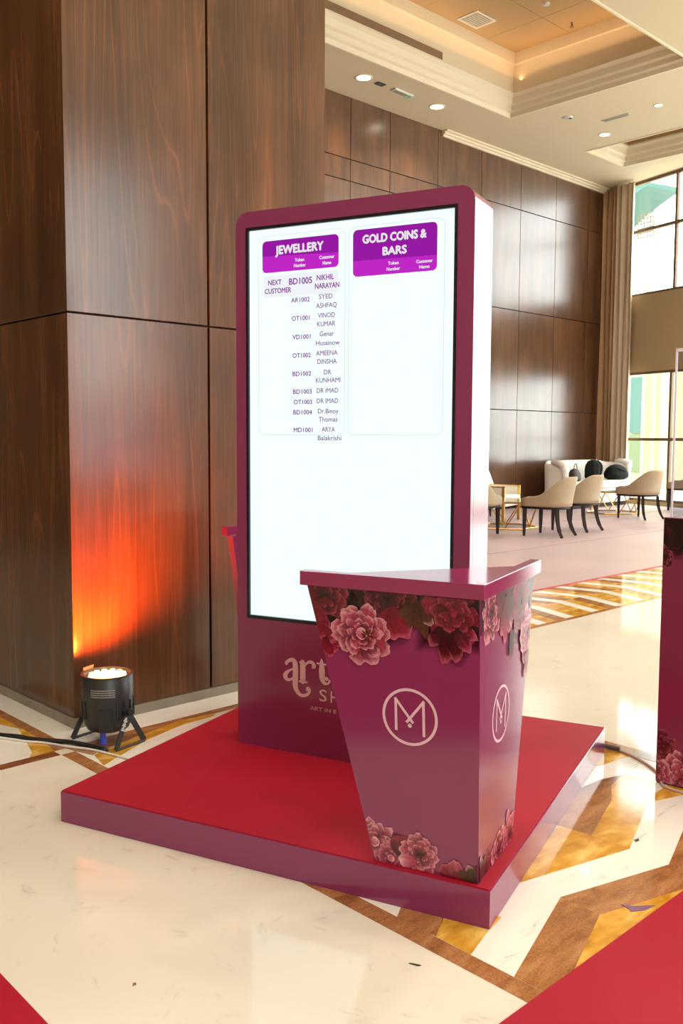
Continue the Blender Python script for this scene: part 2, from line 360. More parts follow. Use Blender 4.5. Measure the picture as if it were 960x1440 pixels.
# left cluster by the pillar
inlay([(1.84, 4.902), (1.936, 4.9), (1.928, 3.924), (1.912, 3.77), (1.847, 3.77), (1.865, 3.9), (1.878, 4.098), (1.883, 4.428)], M_brown)
inlay([(1.883, 4.428), (1.878, 4.098), (1.865, 3.9), (1.846, 3.768), (1.73, 3.768), (1.765, 3.82), (1.868, 4.187), (1.82, 4.328), (1.78, 4.75), (1.83, 4.8)], M_amber)
inlay([(1.78, 4.75), (1.82, 4.328), (1.868, 4.187), (1.765, 3.82), (1.727, 3.768), (1.45, 3.768), (1.3, 4.3)], M_white)
inlay(rect(1.936, 2.075, 3.80, 5.6), M_white, 0.0008); inlay(rect(2.078, 3.80, 3.80, 3.995), M_white, 0.0008)
inlay([(1.90, 3.768), (2.0, 3.775), (2.272, 3.795), (2.52, 3.795), (2.921, 3.798), (3.5, 3.79), (3.5, 3.74), (2.943, 3.735), (2.712, 3.745), (2.494, 3.764), (2.233, 3.70), (2.022, 3.64), (1.944, 3.607), (1.913, 3.70)], M_brown, 0.0012)
inlay([(1.95, 3.603), (2.022, 3.638), (2.233, 3.698), (2.494, 3.762), (2.712, 3.743), (2.671, 3.711), (2.468, 3.695), (2.225, 3.619), (2.01, 3.508), (1.915, 3.456)], M_amber, 0.0012)
# striped border band in front of the mauve carpet
inlay(rect(3.78, 9.4, 3.85, 3.90), M_brown, 0.0014); inlay(rect(9.403, 15.2, 3.85, 3.90), M_brown, 0.0014)
k = 0
xx = 3.9
def bend(y): # the chevron course of every stripe
    t = (y-3.90)/0.90
    return 0.17*(t/0.5) if t < 0.5 else 0.17-0.09*(t-0.5)/0.5
while xx < 15.0:
    for part, (w0, w1), MM in (('c', (0, 0.115), M_white), ('a', (0.118, 0.245), M_amber), ('b', (0.248, 0.377), M_brown if k % 2 else M_amber)):
        for y0, y1 in ((3.903, 4.35), (4.353, 4.80)):
            mm = MM
            if part == 'b' and y0 > 4.2: mm = M_amber if k % 2 else M_brown
            if part == 'a' and y0 > 4.2 and k % 2: mm = M_brown
            inlay([(xx+w0+bend(y0), y0), (xx+w1+bend(y0), y0), (xx+w1+bend(y1), y1), (xx+w0+bend(y1), y1)], mm)
    xx += 0.38; k += 1
bm = NB(); bx(bm, 3.8, 16.8, 4.80, 4.83, -0.002, 0.006); o = obj('carpet_edge_strip', bm, plain('edge_red', (0.45, 0.03, 0.03), 0.5), floor)

# ------------------------------------------------------------------ mauve carpet with its seams
bm = NB(); prism(bm, [(3.8, 4.83), (16.85, 4.83), (18.50, 10.9), (3.8, 10.9)], 0.0, 0.007)
carpet = obj('carpet', bm, M_pinkcarpet); tag(carpet, 'large mauve carpet under the lounge seats with a pale sheen', 'carpet')
M_seam = plain('carpet_seam', (0.30, 0.16, 0.15), 0.7)
for pts in ([(5.0, 6.72), (16.9, 6.70)], [(5.0, 8.62), (17.5, 8.6)]):
    bm = NB(); (xa, ya), (xb, yb) = pts; prism(bm, [(xa, ya), (xb, yb), (xb, yb+0.014), (xa, ya+0.014)], 0.006, 0.0085)
    obj('seam', bm, M_seam, carpet)

# ------------------------------------------------------------------ pillar clad in walnut (left)
CX0, CX1, CY0, CY1 = 2.065, 3.69, 4.0, 8.0
bm = NB(); bx(bm, CX0+0.022, CX1-0.022, CY0+0.022, CY1, 0.0, CEIL); wl = struct('wall_left', bm, M_gap)
bm = NB(); bx(bm, CX0-0.008, CX1+0.008, CY0-0.010, CY1, 0.0, 0.050); struct('baseboard_left', bm, M_skirt)
ZR = [(0.052, 1.975), (1.984, 3.94), (3.949, 5.9), (5.909, 6.875)]
def panel(x0, x1, y0, y1, z0, z1, M, par, name='wood_panel'):
    bm = NB(); cx, cy, cz = (x0+x1)/2, (y0+y1)/2, (z0+z1)/2
    bx(bm, x0-cx, x1-cx, y0-cy, y1-cy, z0-cz, z1-cz); o = obj(name, bm, M, par, bevel=0.0015, bseg=1); o.location = (cx, cy, cz); return o
for z0, z1 in ZR:
    for x0, x1 in ((CX0, 2.858), (2.872, CX1)): panel(x0, x1, CY0, CY0+0.022, z0, z1, M_wood, wl)
    for y0, y1 in ((CY0+0.0225, 5.40), (5.408, 6.8), (6.808, 8.0)): panel(CX0, CX0+0.022, y0, y1, z0, z1, M_wood, wl)
    for y0, y1 in ((CY0+0.0225, 5.40), (5.408, 6.8), (6.808, 8.0)): panel(CX1-0.022, CX1, y0, y1, z0, z1, M_wood, wl)

# ------------------------------------------------------------------ back wall of walnut panels
bm = NB(); bx(bm, -6, 19.0, 10.975, 11.2, 0, CEIL); wb = struct('wall_back', bm, M_gap)
XS = [-6, -4.4, -3.15, -1.9, -0.65, 0.6, 1.85, 3.1, 4.35, 5.6, 6.85, 8.1, 9.4, 10.67, 11.6, 12.85, 14.11, 15.37, 16.61, 17.86, 18.66]
for i in range(len(XS)-1):
    rows = [(0.12, 1.965), (1.98, 3.93), (3.945, 5.895), (5.91, 6.875)]
    if XS[i+1] < 12.9: rows = [(0.12, 1.965), (1.98, 3.93), (3.945, 5.55), (5.565, 5.895), (5.91, 6.875)]
    for z0, z1 in rows: panel(XS[i]+0.006, XS[i+1]-0.006, 10.95, 10.975, z0, z1, M_wood_back, wb)
bm = NB(); bx(bm, -6, 18.66, 10.93, 10.975, 0, 0.118); struct('baseboard_back', bm, M_dkwood)

# other walls
bm = NB(); bx(bm, -6.2, -6.0, SOUTH, 11.2, 0, CEIL); struct('wall_west', bm, M_beige)
def framed_wall(name, frame_of, length, bays, zs, M, wn, pane_w):
    """a wall with window openings, frame_of(s, d, z) gives a point"""
    bm = NB()
    def blk(s0, s1, d0, d1, z0, z1, b=None):
        b = b or bm
        v = [b.verts.new(frame_of(s, d, z)) for s in (s0, s1) for d in (d0, d1) for z in (z0, z1)]
        for f in ((0, 1, 3, 2), (4, 6, 7, 5), (0, 4, 5, 1), (2, 3, 7, 6), (0, 2, 6, 4), (1, 5, 7, 3)): b.faces.new([v[i] for i in f])
    edges = [0.0]
    for a, b in bays: edges += [a, b]
    edges.append(length)
    for i in range(0, len(edges), 2): blk(edges[i], edges[i+1], 0, 0.12, 0, CEIL)
    for a, b in bays:
        zc = 0.0
        for z0, z1 in zs(a): blk(a, b, 0, 0.12, zc, z0); zc = z1
        if zc < CEIL: blk(a, b, 0, 0.12, zc, CEIL)
    struct(name, bm, M)
    n = wn
    for a, b in bays:
        for z0, z1 in zs(a):
            w = struct('window_%d' % n, *_frame(blk, a, b, z0, z1, pane_w)); n += 1
            cnt = max(1, round((b-a)/pane_w)); st = (b-a)/cnt
            for q in range(cnt):
                s0, s1 = a+st*q+0.03, a+st*(q+1)-0.03
                zz = zlev(z0, z1)
                for za, zb in zip(zz, zz[1:]):
                    g = NB(); blk(s0, s1, 0.05, 0.058, za+0.03, zb-0.03, g); obj('pane', g, M_glass, w)
    return n
def zlev(z0, z1): return [z0, 1.40, 2.84, 4.47, 5.84, z1] if z1-z0 > 6 else ([z0, 1.40, z1] if z0 < 1 else [z0, 5.84, z1])
def _frame(blk, a, b, z0, z1, pw):
    g = NB(); cnt = max(1, round((b-a)/pw)); st = (b-a)/cnt
    for q in range(cnt+1):
        s = a+st*q; blk(max(a, s-0.028), min(b, s+0.028), 0.02, 0.09, z0, z1, g)
    for zc in [z0+0.02]+zlev(z0, z1)[1:-1]+[z1-0.02]: blk(a, b, 0.015, 0.095, zc-0.03, zc+0.03, g)
    return g, M_frame
nw = framed_wall('wall_right', lambda s, d, z: wpt(s, d, z), 18.0, BAYS, lambda a: ZS1 if a < 1 else ZS2, M_beige, 1, 1.26)
framed_wall('wall_south', lambda s, d, z: Vector((-6.0+s, SOUTH-d, z)), 20.0, [(a+6, b+6) for a, b in SBAYS], lambda a: [(0.6, 6.0)], M_beige, nw, 1.3)  # windows here are added out of view to let light in

# ------------------------------------------------------------------ ceiling with two coffers
COF = [(1.2, 13.30, 6.45, 9.74), (15.80, 17.24, 6.4, 9.82)]
bm = NB()
def cb(x0, x1, y0, y1): bx(bm, x0, x1, y0, y1, CEIL, CEIL+0.06)
cb(-6, 1.2, SOUTH, 11.1); cb(13.30, 15.80, SOUTH, 11.1); cb(17.24, 18.9, SOUTH, 11.1)
cb(1.2, 13.30, SOUTH, 6.45); cb(1.2, 13.30, 9.74, 11.1); cb(15.80, 17.24, SOUTH, 6.4); cb(15.80, 17.24, 9.82, 11.1)
bx(bm, -6.1, 19.0, SOUTH-0.2, 11.2, 8.2, 8.3)
for x in (-6.1,): bx(bm, x, x+0.1, SOUTH-0.2, 11.2, CEIL+0.06, 8.2)
bx(bm, -6.1, 19.0, 11.1, 11.2, CEIL+0.06, 8.2); bx(bm, -6.1, 19.0, SOUTH-0.2, SOUTH-0.1, CEIL+0.06, 8.2)
trim_right(bm, 0.12); ceil = struct('ceiling', bm, M_ceil)
def crown(x0, x1, y0, y1, ins, z0, z1, M):
    """stepped crown moulding round an opening: rings of (inset, z)"""
    prof = [(0.0, z0-0.012), (0.035*ins/0.25, z0-0.012), (0.05*ins/0.25, z0+0.055), (0.10*ins/0.25, z0+0.075), (0.115*ins/0.25, z0+0.14),
            (0.16*ins/0.25, z0+0.165), (0.19*ins/0.25, z0+0.25), (ins, z1-0.03), (ins, z1), (-0.02, z1), (-0.02, z0+0.06)]
    b = NB(); rings = []
    for i, z in prof:
        rings.append([b.verts.new(p) for p in ((x0+i, y0+i, z), (x1-i, y0+i, z), (x1-i, y1-i, z), (x0+i, y1-i, z))])
    rings.append(rings[0])
    for A, B in zip(rings, rings[1:]):
        for q in range(4): b.faces.new((A[q], A[(q+1) % 4], B[(q+1) % 4], B[q]))
    return obj('crown_moulding', b, M, ceil)
x0, x1, y0, y1 = COF[0]
crown(x0, x1, y0, y1, 0.25, CEIL, 7.20, M_crown)
def ringwall(x0, x1, y0, y1, t, z0, z1, M, name):
    b = NB(); bx(b, x0-t, x0, y0-t, y1+t, z0, z1); bx(b, x1, x1+t, y0-t, y1+t, z0, z1); bx(b, x0, x1, y0-t, y0, z0, z1); bx(b, x0, x1, y1, y1+t, z0, z1)
    return obj(name, b, M, ceil)
i = 0.23
ringwall(x0+i, x1-i, y0+i, y1-i, 0.03, 7.19, 7.62, M_crown, 'coffer_side')
ringwall(x0+i+0.06, x1-i-0.06, y0+i+0.06, y1-i-0.06, 0.09, 7.62, 7.80, M_crown, 'coffer_band')
# coffer soffit in boards separated by fine joints
sx0, sx1, sy0, sy1 = x0+0.2, x1-0.2, y0+0.2, y1-0.2
for a, b in ((sx0, 3.6), (3.6, 6.0), (6.0, 8.4), (8.4, 10.7), (10.7, 12.25), (12.25, sx1)):
    for c, d in ((sy0, 8.4), (8.4, sy1)):
        g = NB(); bx(g, a+0.004, b-0.004, c+0.004, d-0.004, 7.80, 7.82); obj('soffit_panel', g, M_ceil_in, ceil)
g = NB(); bx(g, sx0, sx1, sy0, sy1, 7.822, 7.84); obj('soffit_backing', g, M_gap, ceil)
x0, x1, y0, y1 = COF[1]
crown(x0, x1, y0, y1, 0.25, CEIL, 7.20, M_crown)
ringwall(x0+i, x1-i, y0+i, y1-i, 0.03, 7.19, 7.62, M_ceil_in, 'coffer_side')
g = NB(); bx(g, x0+0.2, x1-0.2, y0+0.2, y1-0.2, 7.62, 7.64); obj('soffit_panel', g, M_ceil_in, ceil)
# cornice along the back wall
b = NB()
for (d0, z0, z1) in ((0.035, 6.77, 6.81), (0.07, 6.81, 6.85), (0.12, 6.85, 6.879)): bx(b, 12.95, 18.70, 10.95-d0, 10.949, z0, z1)
struct('trim_1', b, M_crown)

# ceiling fittings
g_dl = None
for n, (x, y, e) in enumerate(DOWN):
    lamp('downlight_or_fill_lamp', 'SPOT', (x, y, CEIL-0.05), e*3.4, (1.0, 0.90, 0.74), 0.07, direction=(0, 0, -1), spot_size=R(120), spot_blend=0.8)
LB = {0: 'round recessed ceiling downlight nearest the wooden pillar', 1: 'round recessed ceiling downlight just beyond the small green-lit ceiling box',
      2: 'round recessed ceiling downlight beside the corner of the right-hand coffer', 3: 'small dim brass-rimmed ceiling downlight near the right edge'}
for n in range(4):
    x, y, e = DOWN[n]; r = 0.125 if n < 2 else (0.10 if n == 2 else 0.07)
    t = thing('ceiling_downlight', LB[n], 'ceiling light', (x, y, CEIL), group='recessed ceiling downlights')
    b = NB(); lathe(b, [(r*0.86, 0.0), (r*0.86, -0.008), (r, -0.010), (r*1.12, -0.004), (r*1.12, 0.0)], 32); obj('rim', b, M_crown if n < 3 else M_gold, t, smooth=True)
    b = NB(); lathe(b, [(0, -0.006), (r*0.87, -0.006), (r*0.87, -0.001), (0, -0.001)], 32); obj('lens', b, M_lamp, t)
t = thing('emergency_light', 'slim ceiling emergency light with a small green indicator between downlights', 'ceiling light', (11.09, 10.22, CEIL), R(2))
b = NB(); bx(b, -0.22, 0.22, -0.06, 0.06, -0.03, 0); obj('housing', b, M_metal, t, bevel=0.006)
b = NB(); bx(b, -0.19, 0.19, -0.04, 0.04, -0.034, -0.030); obj('diffuser', b, M_vent, t)
b = NB(); bx(b, 0.10, 0.14, -0.025, 0.025, -0.040, -0.034); obj('indicator', b, emitter('green_led', (0.05, 0.8, 0.3), 0.9), t)
b = NB(); bx(b, -0.085, 0.085, -0.05, 0.05, -0.012, 0); t = thing('ceiling_sensor', 'small dark square box on the ceiling beside the green-lit light', 'sensor', (10.6, 10.23, CEIL)); obj('housing', b, M_black, t)
b = NB(); lathe(b, [(0, -0.012), (0.05, -0.02), (0.085, -0.012), (0.095, 0)], 24); t = thing('smoke_detector', 'round white ceiling detector with a dark spot beside the big coffer', 'detector', (13.95, 9.02, CEIL)); obj('housing', b, M_metal, t, smooth=True)
b = NB(); lathe(b, [(0, -0.024), (0.025, -0.024), (0.025, -0.010)], 12, (0.04, -0.04, 0)); obj('eye', b, M_black, t)
t = thing('ceiling_vent', 'narrow slot vent in the cream ceiling near the small downlight', 'vent', (14.55, 8.44, CEIL), R(90))
b = NB(); bx(b, -0.26, 0.26, -0.05, 0.05, -0.012, 0); obj('frame', b, M_metal, t)
for q in (-0.022, 0.022):
    b = NB(); bx(b, -0.23, 0.23, q-0.012, q+0.012, -0.016, -0.012); obj('slot', b, M_vent, t)
t = thing('ceiling_vent', 'square air grille with pale frame in the orange coffer', 'vent', (11.58, 9.13, 7.80))
b = NB(); bx(b, -0.24, 0.24, -0.20, 0.20, -0.015, 0); obj('frame', b, M_metal, t)
b = NB(); bx(b, -0.19, 0.19, -0.155, 0.155, -0.019, -0.015); obj('filter', b, M_vent, t)
for q in range(7):
    b = NB(); yy = -0.135+q*0.045; bx(b, -0.19, 0.19, yy-0.006, yy+0.006, -0.025, -0.019); obj('slat', b, M_metal, t)
b = NB(); lathe(b, [(0, -0.03), (0.05, -0.022), (0.06, 0)], 20); t = thing('smoke_detector', 'small round white detector on the orange coffer soffit', 'detector', (11.90, 8.10, 7.80)); obj('housing', b, M_metal, t, smooth=True)
t = thing('sprinkler', 'small dark sprinkler head on the orange coffer soffit', 'sprinkler', (12.72, 8.18, 7.80))
b = NB(); tube(b, [(0, 0, 0), (0, 0, -0.06)], 0.014); lathe(b, [(0, -0.060), (0.035, -0.062), (0.035, -0.068), (0, -0.068)], 12); obj('head', b, M_frame, t)
t = thing('linear_grille', 'long brown slot grille on the left side of the big coffer', 'vent', (8.6, 9.50, 7.25))
b = NB(); bx(b, -2.6, 2.6, -0.018, 0.0, -0.055, 0.055); obj('frame', b, plain('grille_brown', (0.22, 0.13, 0.07), 0.6), t)

# ------------------------------------------------------------------ curtains
def curtain(s0, s1, d, amp, waves, label, M, zt=6.85, ph=0.0, gather=1.0):
    b = NB(); n = waves*10; rows = 9; G = []
    for side in (0, 1):
        L_ = []
        for r_ in range(rows+1):
            z = 0.03+(zt-0.03)*r_/rows; row = []
            for k_ in range(n+1):
                u = k_/n; a = ph+u*waves*2*PI + 0.35*math.sin(r_*0.7+u*9)
                wob = 0.7+0.5*math.sin(u*23.1+1.3)
                s = s0+(s1-s0)*u*gather; dd = -d-amp*wob*math.sin(a)-(0.006 if side else 0)
                row.append(b.verts.new(wpt(s, dd, z)))
            L_.append(row)
        G.append(L_)
    for side in (0, 1):
        for A, B in zip(G[side], G[side][1:]):
            for k_ in range(n): b.faces.new((A[k_], A[k_+1], B[k_+1], B[k_]) if side else (A[k_], B[k_], B[k_+1], A[k_+1]))
    for k_ in (0, n):
        for r_ in range(rows): b.faces.new((G[0][r_][k_], G[0][r_+1][k_], G[1][r_+1][k_], G[1][r_][k_]))
    for r_ in (0, rows):
        for k_ in range(n): b.faces.new((G[0][r_][k_], G[0][r_][k_+1], G[1][r_][k_+1], G[1][r_][k_]))
    o = obj('curtain', b, M, smooth=True); tag(o, label, 'curtain', 'tan curtains by the tall window'); return o
curtain(0.06, 0.50, 0.19, 0.085, 3, 'tall tan curtain hanging in the corner next to the wood panelling', M_curt)
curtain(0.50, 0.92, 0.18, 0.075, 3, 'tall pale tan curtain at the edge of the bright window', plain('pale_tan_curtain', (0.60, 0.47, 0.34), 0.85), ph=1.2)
curtain(3.5, 4.4, 0.16, 0.05, 8, 'tall tan curtain between the window bays on the right', M_curt)
o = None

# ------------------------------------------------------------------ outdoors
bm = NB(); prism(bm, [(14, -60), (90, -60), (90, 60), (18.95, 60), (18.95, 11), (14.4, -6.4)], -0.35, -0.15); struct('ground', bm, M_pave)
t = thing('neighbouring_building', 'sunlit cream building with a teal canopy outside the tall window', 'building', (0, 0, 0))
b = NB()
def eb(b, s0, s1, d0, d1, z0, z1):
    v = [b.verts.new(wpt(s, d, z)) for s in (s0, s1) for d in (d0, d1) for z in (z0, z1)]
    for f in ((0, 1, 3, 2), (4, 6, 7, 5), (0, 4, 5, 1), (2, 3, 7, 6), (0, 2, 6, 4), (1, 5, 7, 3)): b.faces.new([v[i] for i in f])
eb(b, -13, -4.75, 7.0, 9.0, -0.15, 5.9); obj('facade', b, M_ext, t)
b = NB(); eb(b, -5.98, -5.45, 6.93, 7.01, 1.60, 3.35); obj('window_panel', b, M_teal, t)
b = NB(); eb(b, -5.98, -5.45, 6.93, 7.01, 0.35, 1.56); obj('window_panel', b, M_green, t)
b = NB(); eb(b, -5.15, -4.9, 6.90, 7.01, 0.3, 5.0); obj('pilaster', b, M_ext, t)
b = NB(); top = []; low = []
for k_ in range(13):
    u = k_/12; top.append((-7.6+2.75*u, 8.95+0.10*u)); low.append((-7.6+2.75*u-0.05, 7.0+1.95*u**0.45 if u > 0.3 else 7.0))
low[12] = (-4.86, 8.93)
prof = top+low[::-1]; n_ = len(prof)
A = [b.verts.new(wpt(p[0], 6.2, p[1])) for p in prof]; B = [b.verts.new(wpt(p[0], 7.6, p[1])) for p in prof]
for k_ in range(n_): b.faces.new((A[k_], A[(k_+1) % n_], B[(k_+1) % n_], B[k_]))
for k_ in range(12):
    for S in (A, B): b.faces.new((S[k_], S[k_+1], S[n_-2-k_], S[n_-1-k_]))
obj('canopy', b, M_teal, t)
b = NB()
for k_ in range(6):
    u = k_/5
    tube(b, [wpt(-5.55+0.62*u, 6.6, 7.55), wpt(-5.55+0.62*u, 6.6, 8.25)], 0.022, 5); tube(b, [wpt(-5.55, 6.6, 7.55+0.70*u), wpt(-4.93, 6.6, 7.55+0.70*u)], 0.022, 5)
l_ = obj('lattice_screen', b, plain('lattice_paint', (0.10, 0.09, 0.045), 0.6), t); l_['kind'] = 'stuff'
b = NB(); eb(b, -5.28, -5.18, 6.7, 6.8, -0.15, 7.55); obj('post', b, M_ext, t)

# ------------------------------------------------------------------ platform, kiosk and podiums share one local frame
PX, PY, PA = 2.051, 1.521, R(19.417)
PT = 0.117
plat = thing('display_platform', 'square low platform with magenta sides carpeted red on top', 'platform', (PX, PY, 0), PA)
bm = NB(); bx(bm, 0, 1.674, 0, 1.620, 0.0, PT-0.004); obj('base', bm, M_mag, plat, bevel=0.0015, bseg=1)
bm = NB(); bx(bm, 0.004, 1.670, 0.004, 1.616, PT-0.004, PT); obj('red_carpet_top', bm, M_red, plat)
def rrect(y0, y1, z0, z1, r, corners=(1, 1, 1, 1), n=8):
    """rounded rectangle outline in (y,z): corners = bl, br, tr, tl"""
    out = []
    for (cx_, cz_, a0, on) in ((y0, z0, PI, corners[0]), (y1, z0, 1.5*PI, corners[1]), (y1, z1, 0, corners[2]), (y0, z1, 0.5*PI, corners[3])):
        if not on: out.append((cx_, cz_)); continue
        ccx = cx_+(r if cx_ == y0 else -r); ccz = cz_+(r if cz_ == z0 else -r)
        for k_ in range(n+1):
            a = a0+k_/n*PI/2; out.append((ccx+r*math.cos(a), ccz+r*math.sin(a)))
    return out
def slab_yz(bm, outline, x0, x1):
    A = [bm.verts.new((x0, p[0], p[1])) for p in outline]; B = [bm.verts.new((x1, p[0], p[1])) for p in outline]; n_ = len(outline)
    bm.faces.new(A); bm.faces.new(B[::-1])
    for k_ in range(n_): bm.faces.new((A[k_], A[(k_+1) % n_], B[(k_+1) % n_], B[k_]))
def frame_yz(bm, outer, inner, x0, x1):
    n_ = len(outer)
    O0 = [bm.verts.new((x0, *p)) for p in outer]; O1 = [bm.verts.new((x1, *p)) for p in outer]
    I0 = [bm.verts.new((x0, *p)) for p in inner]; I1 = [bm.verts.new((x1, *p)) for p in inner]
    for k_ in range(n_):
        j = (k_+1) % n_
        bm.faces.new((O0[k_], O0[j], I0[j], I0[k_])); bm.faces.new((O1[k_], I1[k_], I1[j], O1[j]))
        bm.faces.new((O0[k_], O1[k_], O1[j], O0[j])); bm.faces.new((I0[k_], I0[j], I1[j], I1[k_]))
KU0, KU1, KV0, KV1, KZ = 0.742, 0.950, 0.328, 1.337, 2.300
SV0, SV1, SZ0, SZ1 = 0.392, 1.290, 0.655, 2.238            # recess for the display
kx = (PX+math.cos(PA)*(KU0+0.1)-math.sin(PA)*0.83, PY+math.sin(PA)*(KU0+0.1)+math.cos(PA)*0.83, PT)
kiosk = thing('display_kiosk', 'tall magenta kiosk with a lit white queue screen standing on the red platform', 'kiosk', kx, PA)
def KM(u, v, z): return Vector((u-(KU0+0.1), v-0.83, z-PT))
KT = Matrix.Translation(KM(0, 0, 0))
bm = NB()
outer = rrect(KV0, KV1, PT, KZ, 0.055, (0, 0, 1, 1))
slab_yz(bm, outer, KU0+0.03, KU1)
bm.transform(KT); obj('cabinet', bm, M_mag, kiosk, bevel=0.002, bseg=1)
bm = NB()   # front frame: four border boards around the display
def poly_yz(bm, pts): slab_yz(bm, pts, KU0, KU0+0.03)
arcR = [(KV0+0.055-0.055*math.cos(a), KZ-0.055+0.055*math.sin(a)) for a in [k_/8*PI/2 for k_ in range(9)]]
arcL = [(KV1-0.055+0.055*math.sin(a), KZ-0.055+0.055*math.cos(a)) for a in [k_/8*PI/2 for k_ in range(9)]]
pts_f = [(KV0, PT)]+arcR+arcL+[(KV1, PT), (KV1, SZ0), (KV1, SZ0)]
front = [(KV0, SZ0)]+arcR+[((KV0+KV1)/2, KZ)]
poly_yz(bm, [(KV0, PT), (KV1, PT), (KV1, SZ0), (KV0, SZ0)])
poly_yz(bm, [(KV0, SZ0), (SV0, SZ0), (SV0, SZ1), (KV0, SZ1)])
poly_yz(bm, [(SV1, SZ0), (KV1, SZ0), (KV1, SZ1), (SV1, SZ1)])
poly_yz(bm, [(KV1, SZ1), (KV0, SZ1)]+arcR+arcL)
bmesh.ops.remove_doubles(bm, verts=bm.verts, dist=1e-5)
inner_f = [f for f in bm.faces if False]
bm.transform(KT); obj('front_frame', bm, M_mag, kiosk)
bm = NB(); frame_yz(bm, [(SV0+0.0005, SZ0+0.0005), (SV1-0.0005, SZ0+0.0005), (SV1-0.0005, SZ1-0.0005), (SV0+0.0005, SZ1-0.0005)], [(SV0+0.012, SZ0+0.014), (SV1-0.012, SZ0+0.014), (SV1-0.012, SZ1-0.013), (SV0+0.012, SZ1-0.013)], KU0-0.0015, KU0+0.0295)
bm.transform(KT); obj('screen_bezel', bm, M_bezel, kiosk)
bm = NB(); bx(bm, KU0+0.010, KU0+0.029, SV0+0.012, SV1-0.012, SZ0+0.014, SZ1-0.013); bm.transform(KT); scr = obj('display_screen', bm, M_screen, kiosk)
# print and lettering laid on a face: f(s, t) -> local point with s to the right and t up as one looks at it
SU = KU0+0.0098
TEXTS = []
def text(parent, f, string, s0, s1, t0, cap, M, name='lettering', bold=0.02, center=False):
    """string fitted between s0 and s1 with its baseline at t0 and capital height cap"""
    TEXTS.append((parent, f, string, s0, s1, t0, cap, M, name, bold))
def flush_texts():
    objs = []
    for T in TEXTS:
        cu = bpy.data.curves.new('tmp', 'FONT'); cu.body = T[2]; cu.size = 1.0; cu.resolution_u = 3
        o = bpy.data.objects.new('tmp', cu); COL.objects.link(o); objs.append(o)
    bpy.context.view_layer.update(); dg = bpy.context.evaluated_depsgraph_get()
    for o, (parent, f, string, s0, s1, t0, cap, M, name, bold) in zip(objs, TEXTS):
        me = bpy.data.meshes.new_from_object(o.evaluated_get(dg)); me.name = name
        xs = [v.co.x for v in me.vertices]; a, b = min(xs), max(xs)
        w_ = bold*cap*1.3          # bolder strokes: the outline repeated a hair to each side
        V = [(s0+(v.co.x-a)/(b-a)*(s1-s0), t0+v.co.y/0.73*cap) for v in me.vertices]; F = [tuple(p.vertices) for p in me.polygons]
        vs, fs = [], []
        for dx, dy in ((0, 0),) if bold <= 0 else ((-w_, 0), (w_, 0), (0, w_), (0, -w_)):
            n0 = len(vs); vs += [f(p[0]+dx, p[1]+dy) for p in V]; fs += [tuple(i_+n0 for i_ in q) for q in F]
        bpy.data.meshes.remove(me); me = bpy.data.meshes.new(name); me.from_pydata(vs, [], fs)
        me.materials.clear(); me.materials.append(M)
        n = bpy.data.objects.new(name, me); COL.objects.link(n); n.parent = parent
        cu = o.data; bpy.data.objects.remove(o); bpy.data.curves.remove(cu)
def sf(d): return lambda s, t: KM(SU-d, 1.335-s, t)
def flat_poly(pts, f, M, name, parent):
    b = NB(); vs = [b.verts.new(f(*p)) for p in pts]; b.faces.new(vs); return obj(name, b, M, parent, fixn=False)
def rr(s0, s1, t0, t1, r, n=5): return rrect(s0, s1, t0, t1, r, (1, 1, 1, 1), n)
def outline_frame(parent, s0, s1, t0, t1, w, r, d, M, name):
    b = NB(); f = sf(d); O = rr(s0, s1, t0, t1, r); I = rr(s0+w, s1-w, t0+w, t1-w, r-w)
    A = [b.verts.new(f(*p)) for p in O]; B = [b.verts.new(f(*p)) for p in I]; n_ = len(O)
    for k_ in range(n_): b.faces.new((A[k_], A[(k_+1) % n_], B[(k_+1) % n_], B[k_]))
    return obj(name, b, M, parent, fixn=False)
outline_frame(scr, 0.098, 0.489, 1.411, 2.199, 0.0022, 0.03, 0.0006, M_card, 'list_frame')
outline_frame(scr, 0.502, 0.892, 1.411, 2.199, 0.0022, 0.03, 0.0006, M_card, 'list_frame')
flat_poly(rr(0.118, 0.460, 2.055, 2.179, 0.018), sf(0.0008), M_hdr2, 'header_panel', scr)
flat_poly([(0.118, 2.120), (0.118, 2.161), (0.124, 2.173), (0.136, 2.179), (0.442, 2.179), (0.454, 2.173), (0.460, 2.161), (0.460, 2.110)], sf(0.0012), M_hdr, 'header_band', scr)
flat_poly(rr(0.521, 0.862, 2.011, 2.185, 0.018), sf(0.0008), M_hdr2, 'header_panel', scr)
flat_poly([(0.521, 2.070), (0.521, 2.167), (0.527, 2.179), (0.539, 2.185), (0.844, 2.185), (0.856, 2.179), (0.862, 2.167), (0.862, 2.066)], sf(0.0012), M_hdr, 'header_band', scr)
flat_poly([(0.123, 1.957), (0.458, 1.960), (0.458, 2.045), (0.123, 2.043)], sf(0.0006), M_cell, 'row_band', scr)
tf = sf(0.0018)
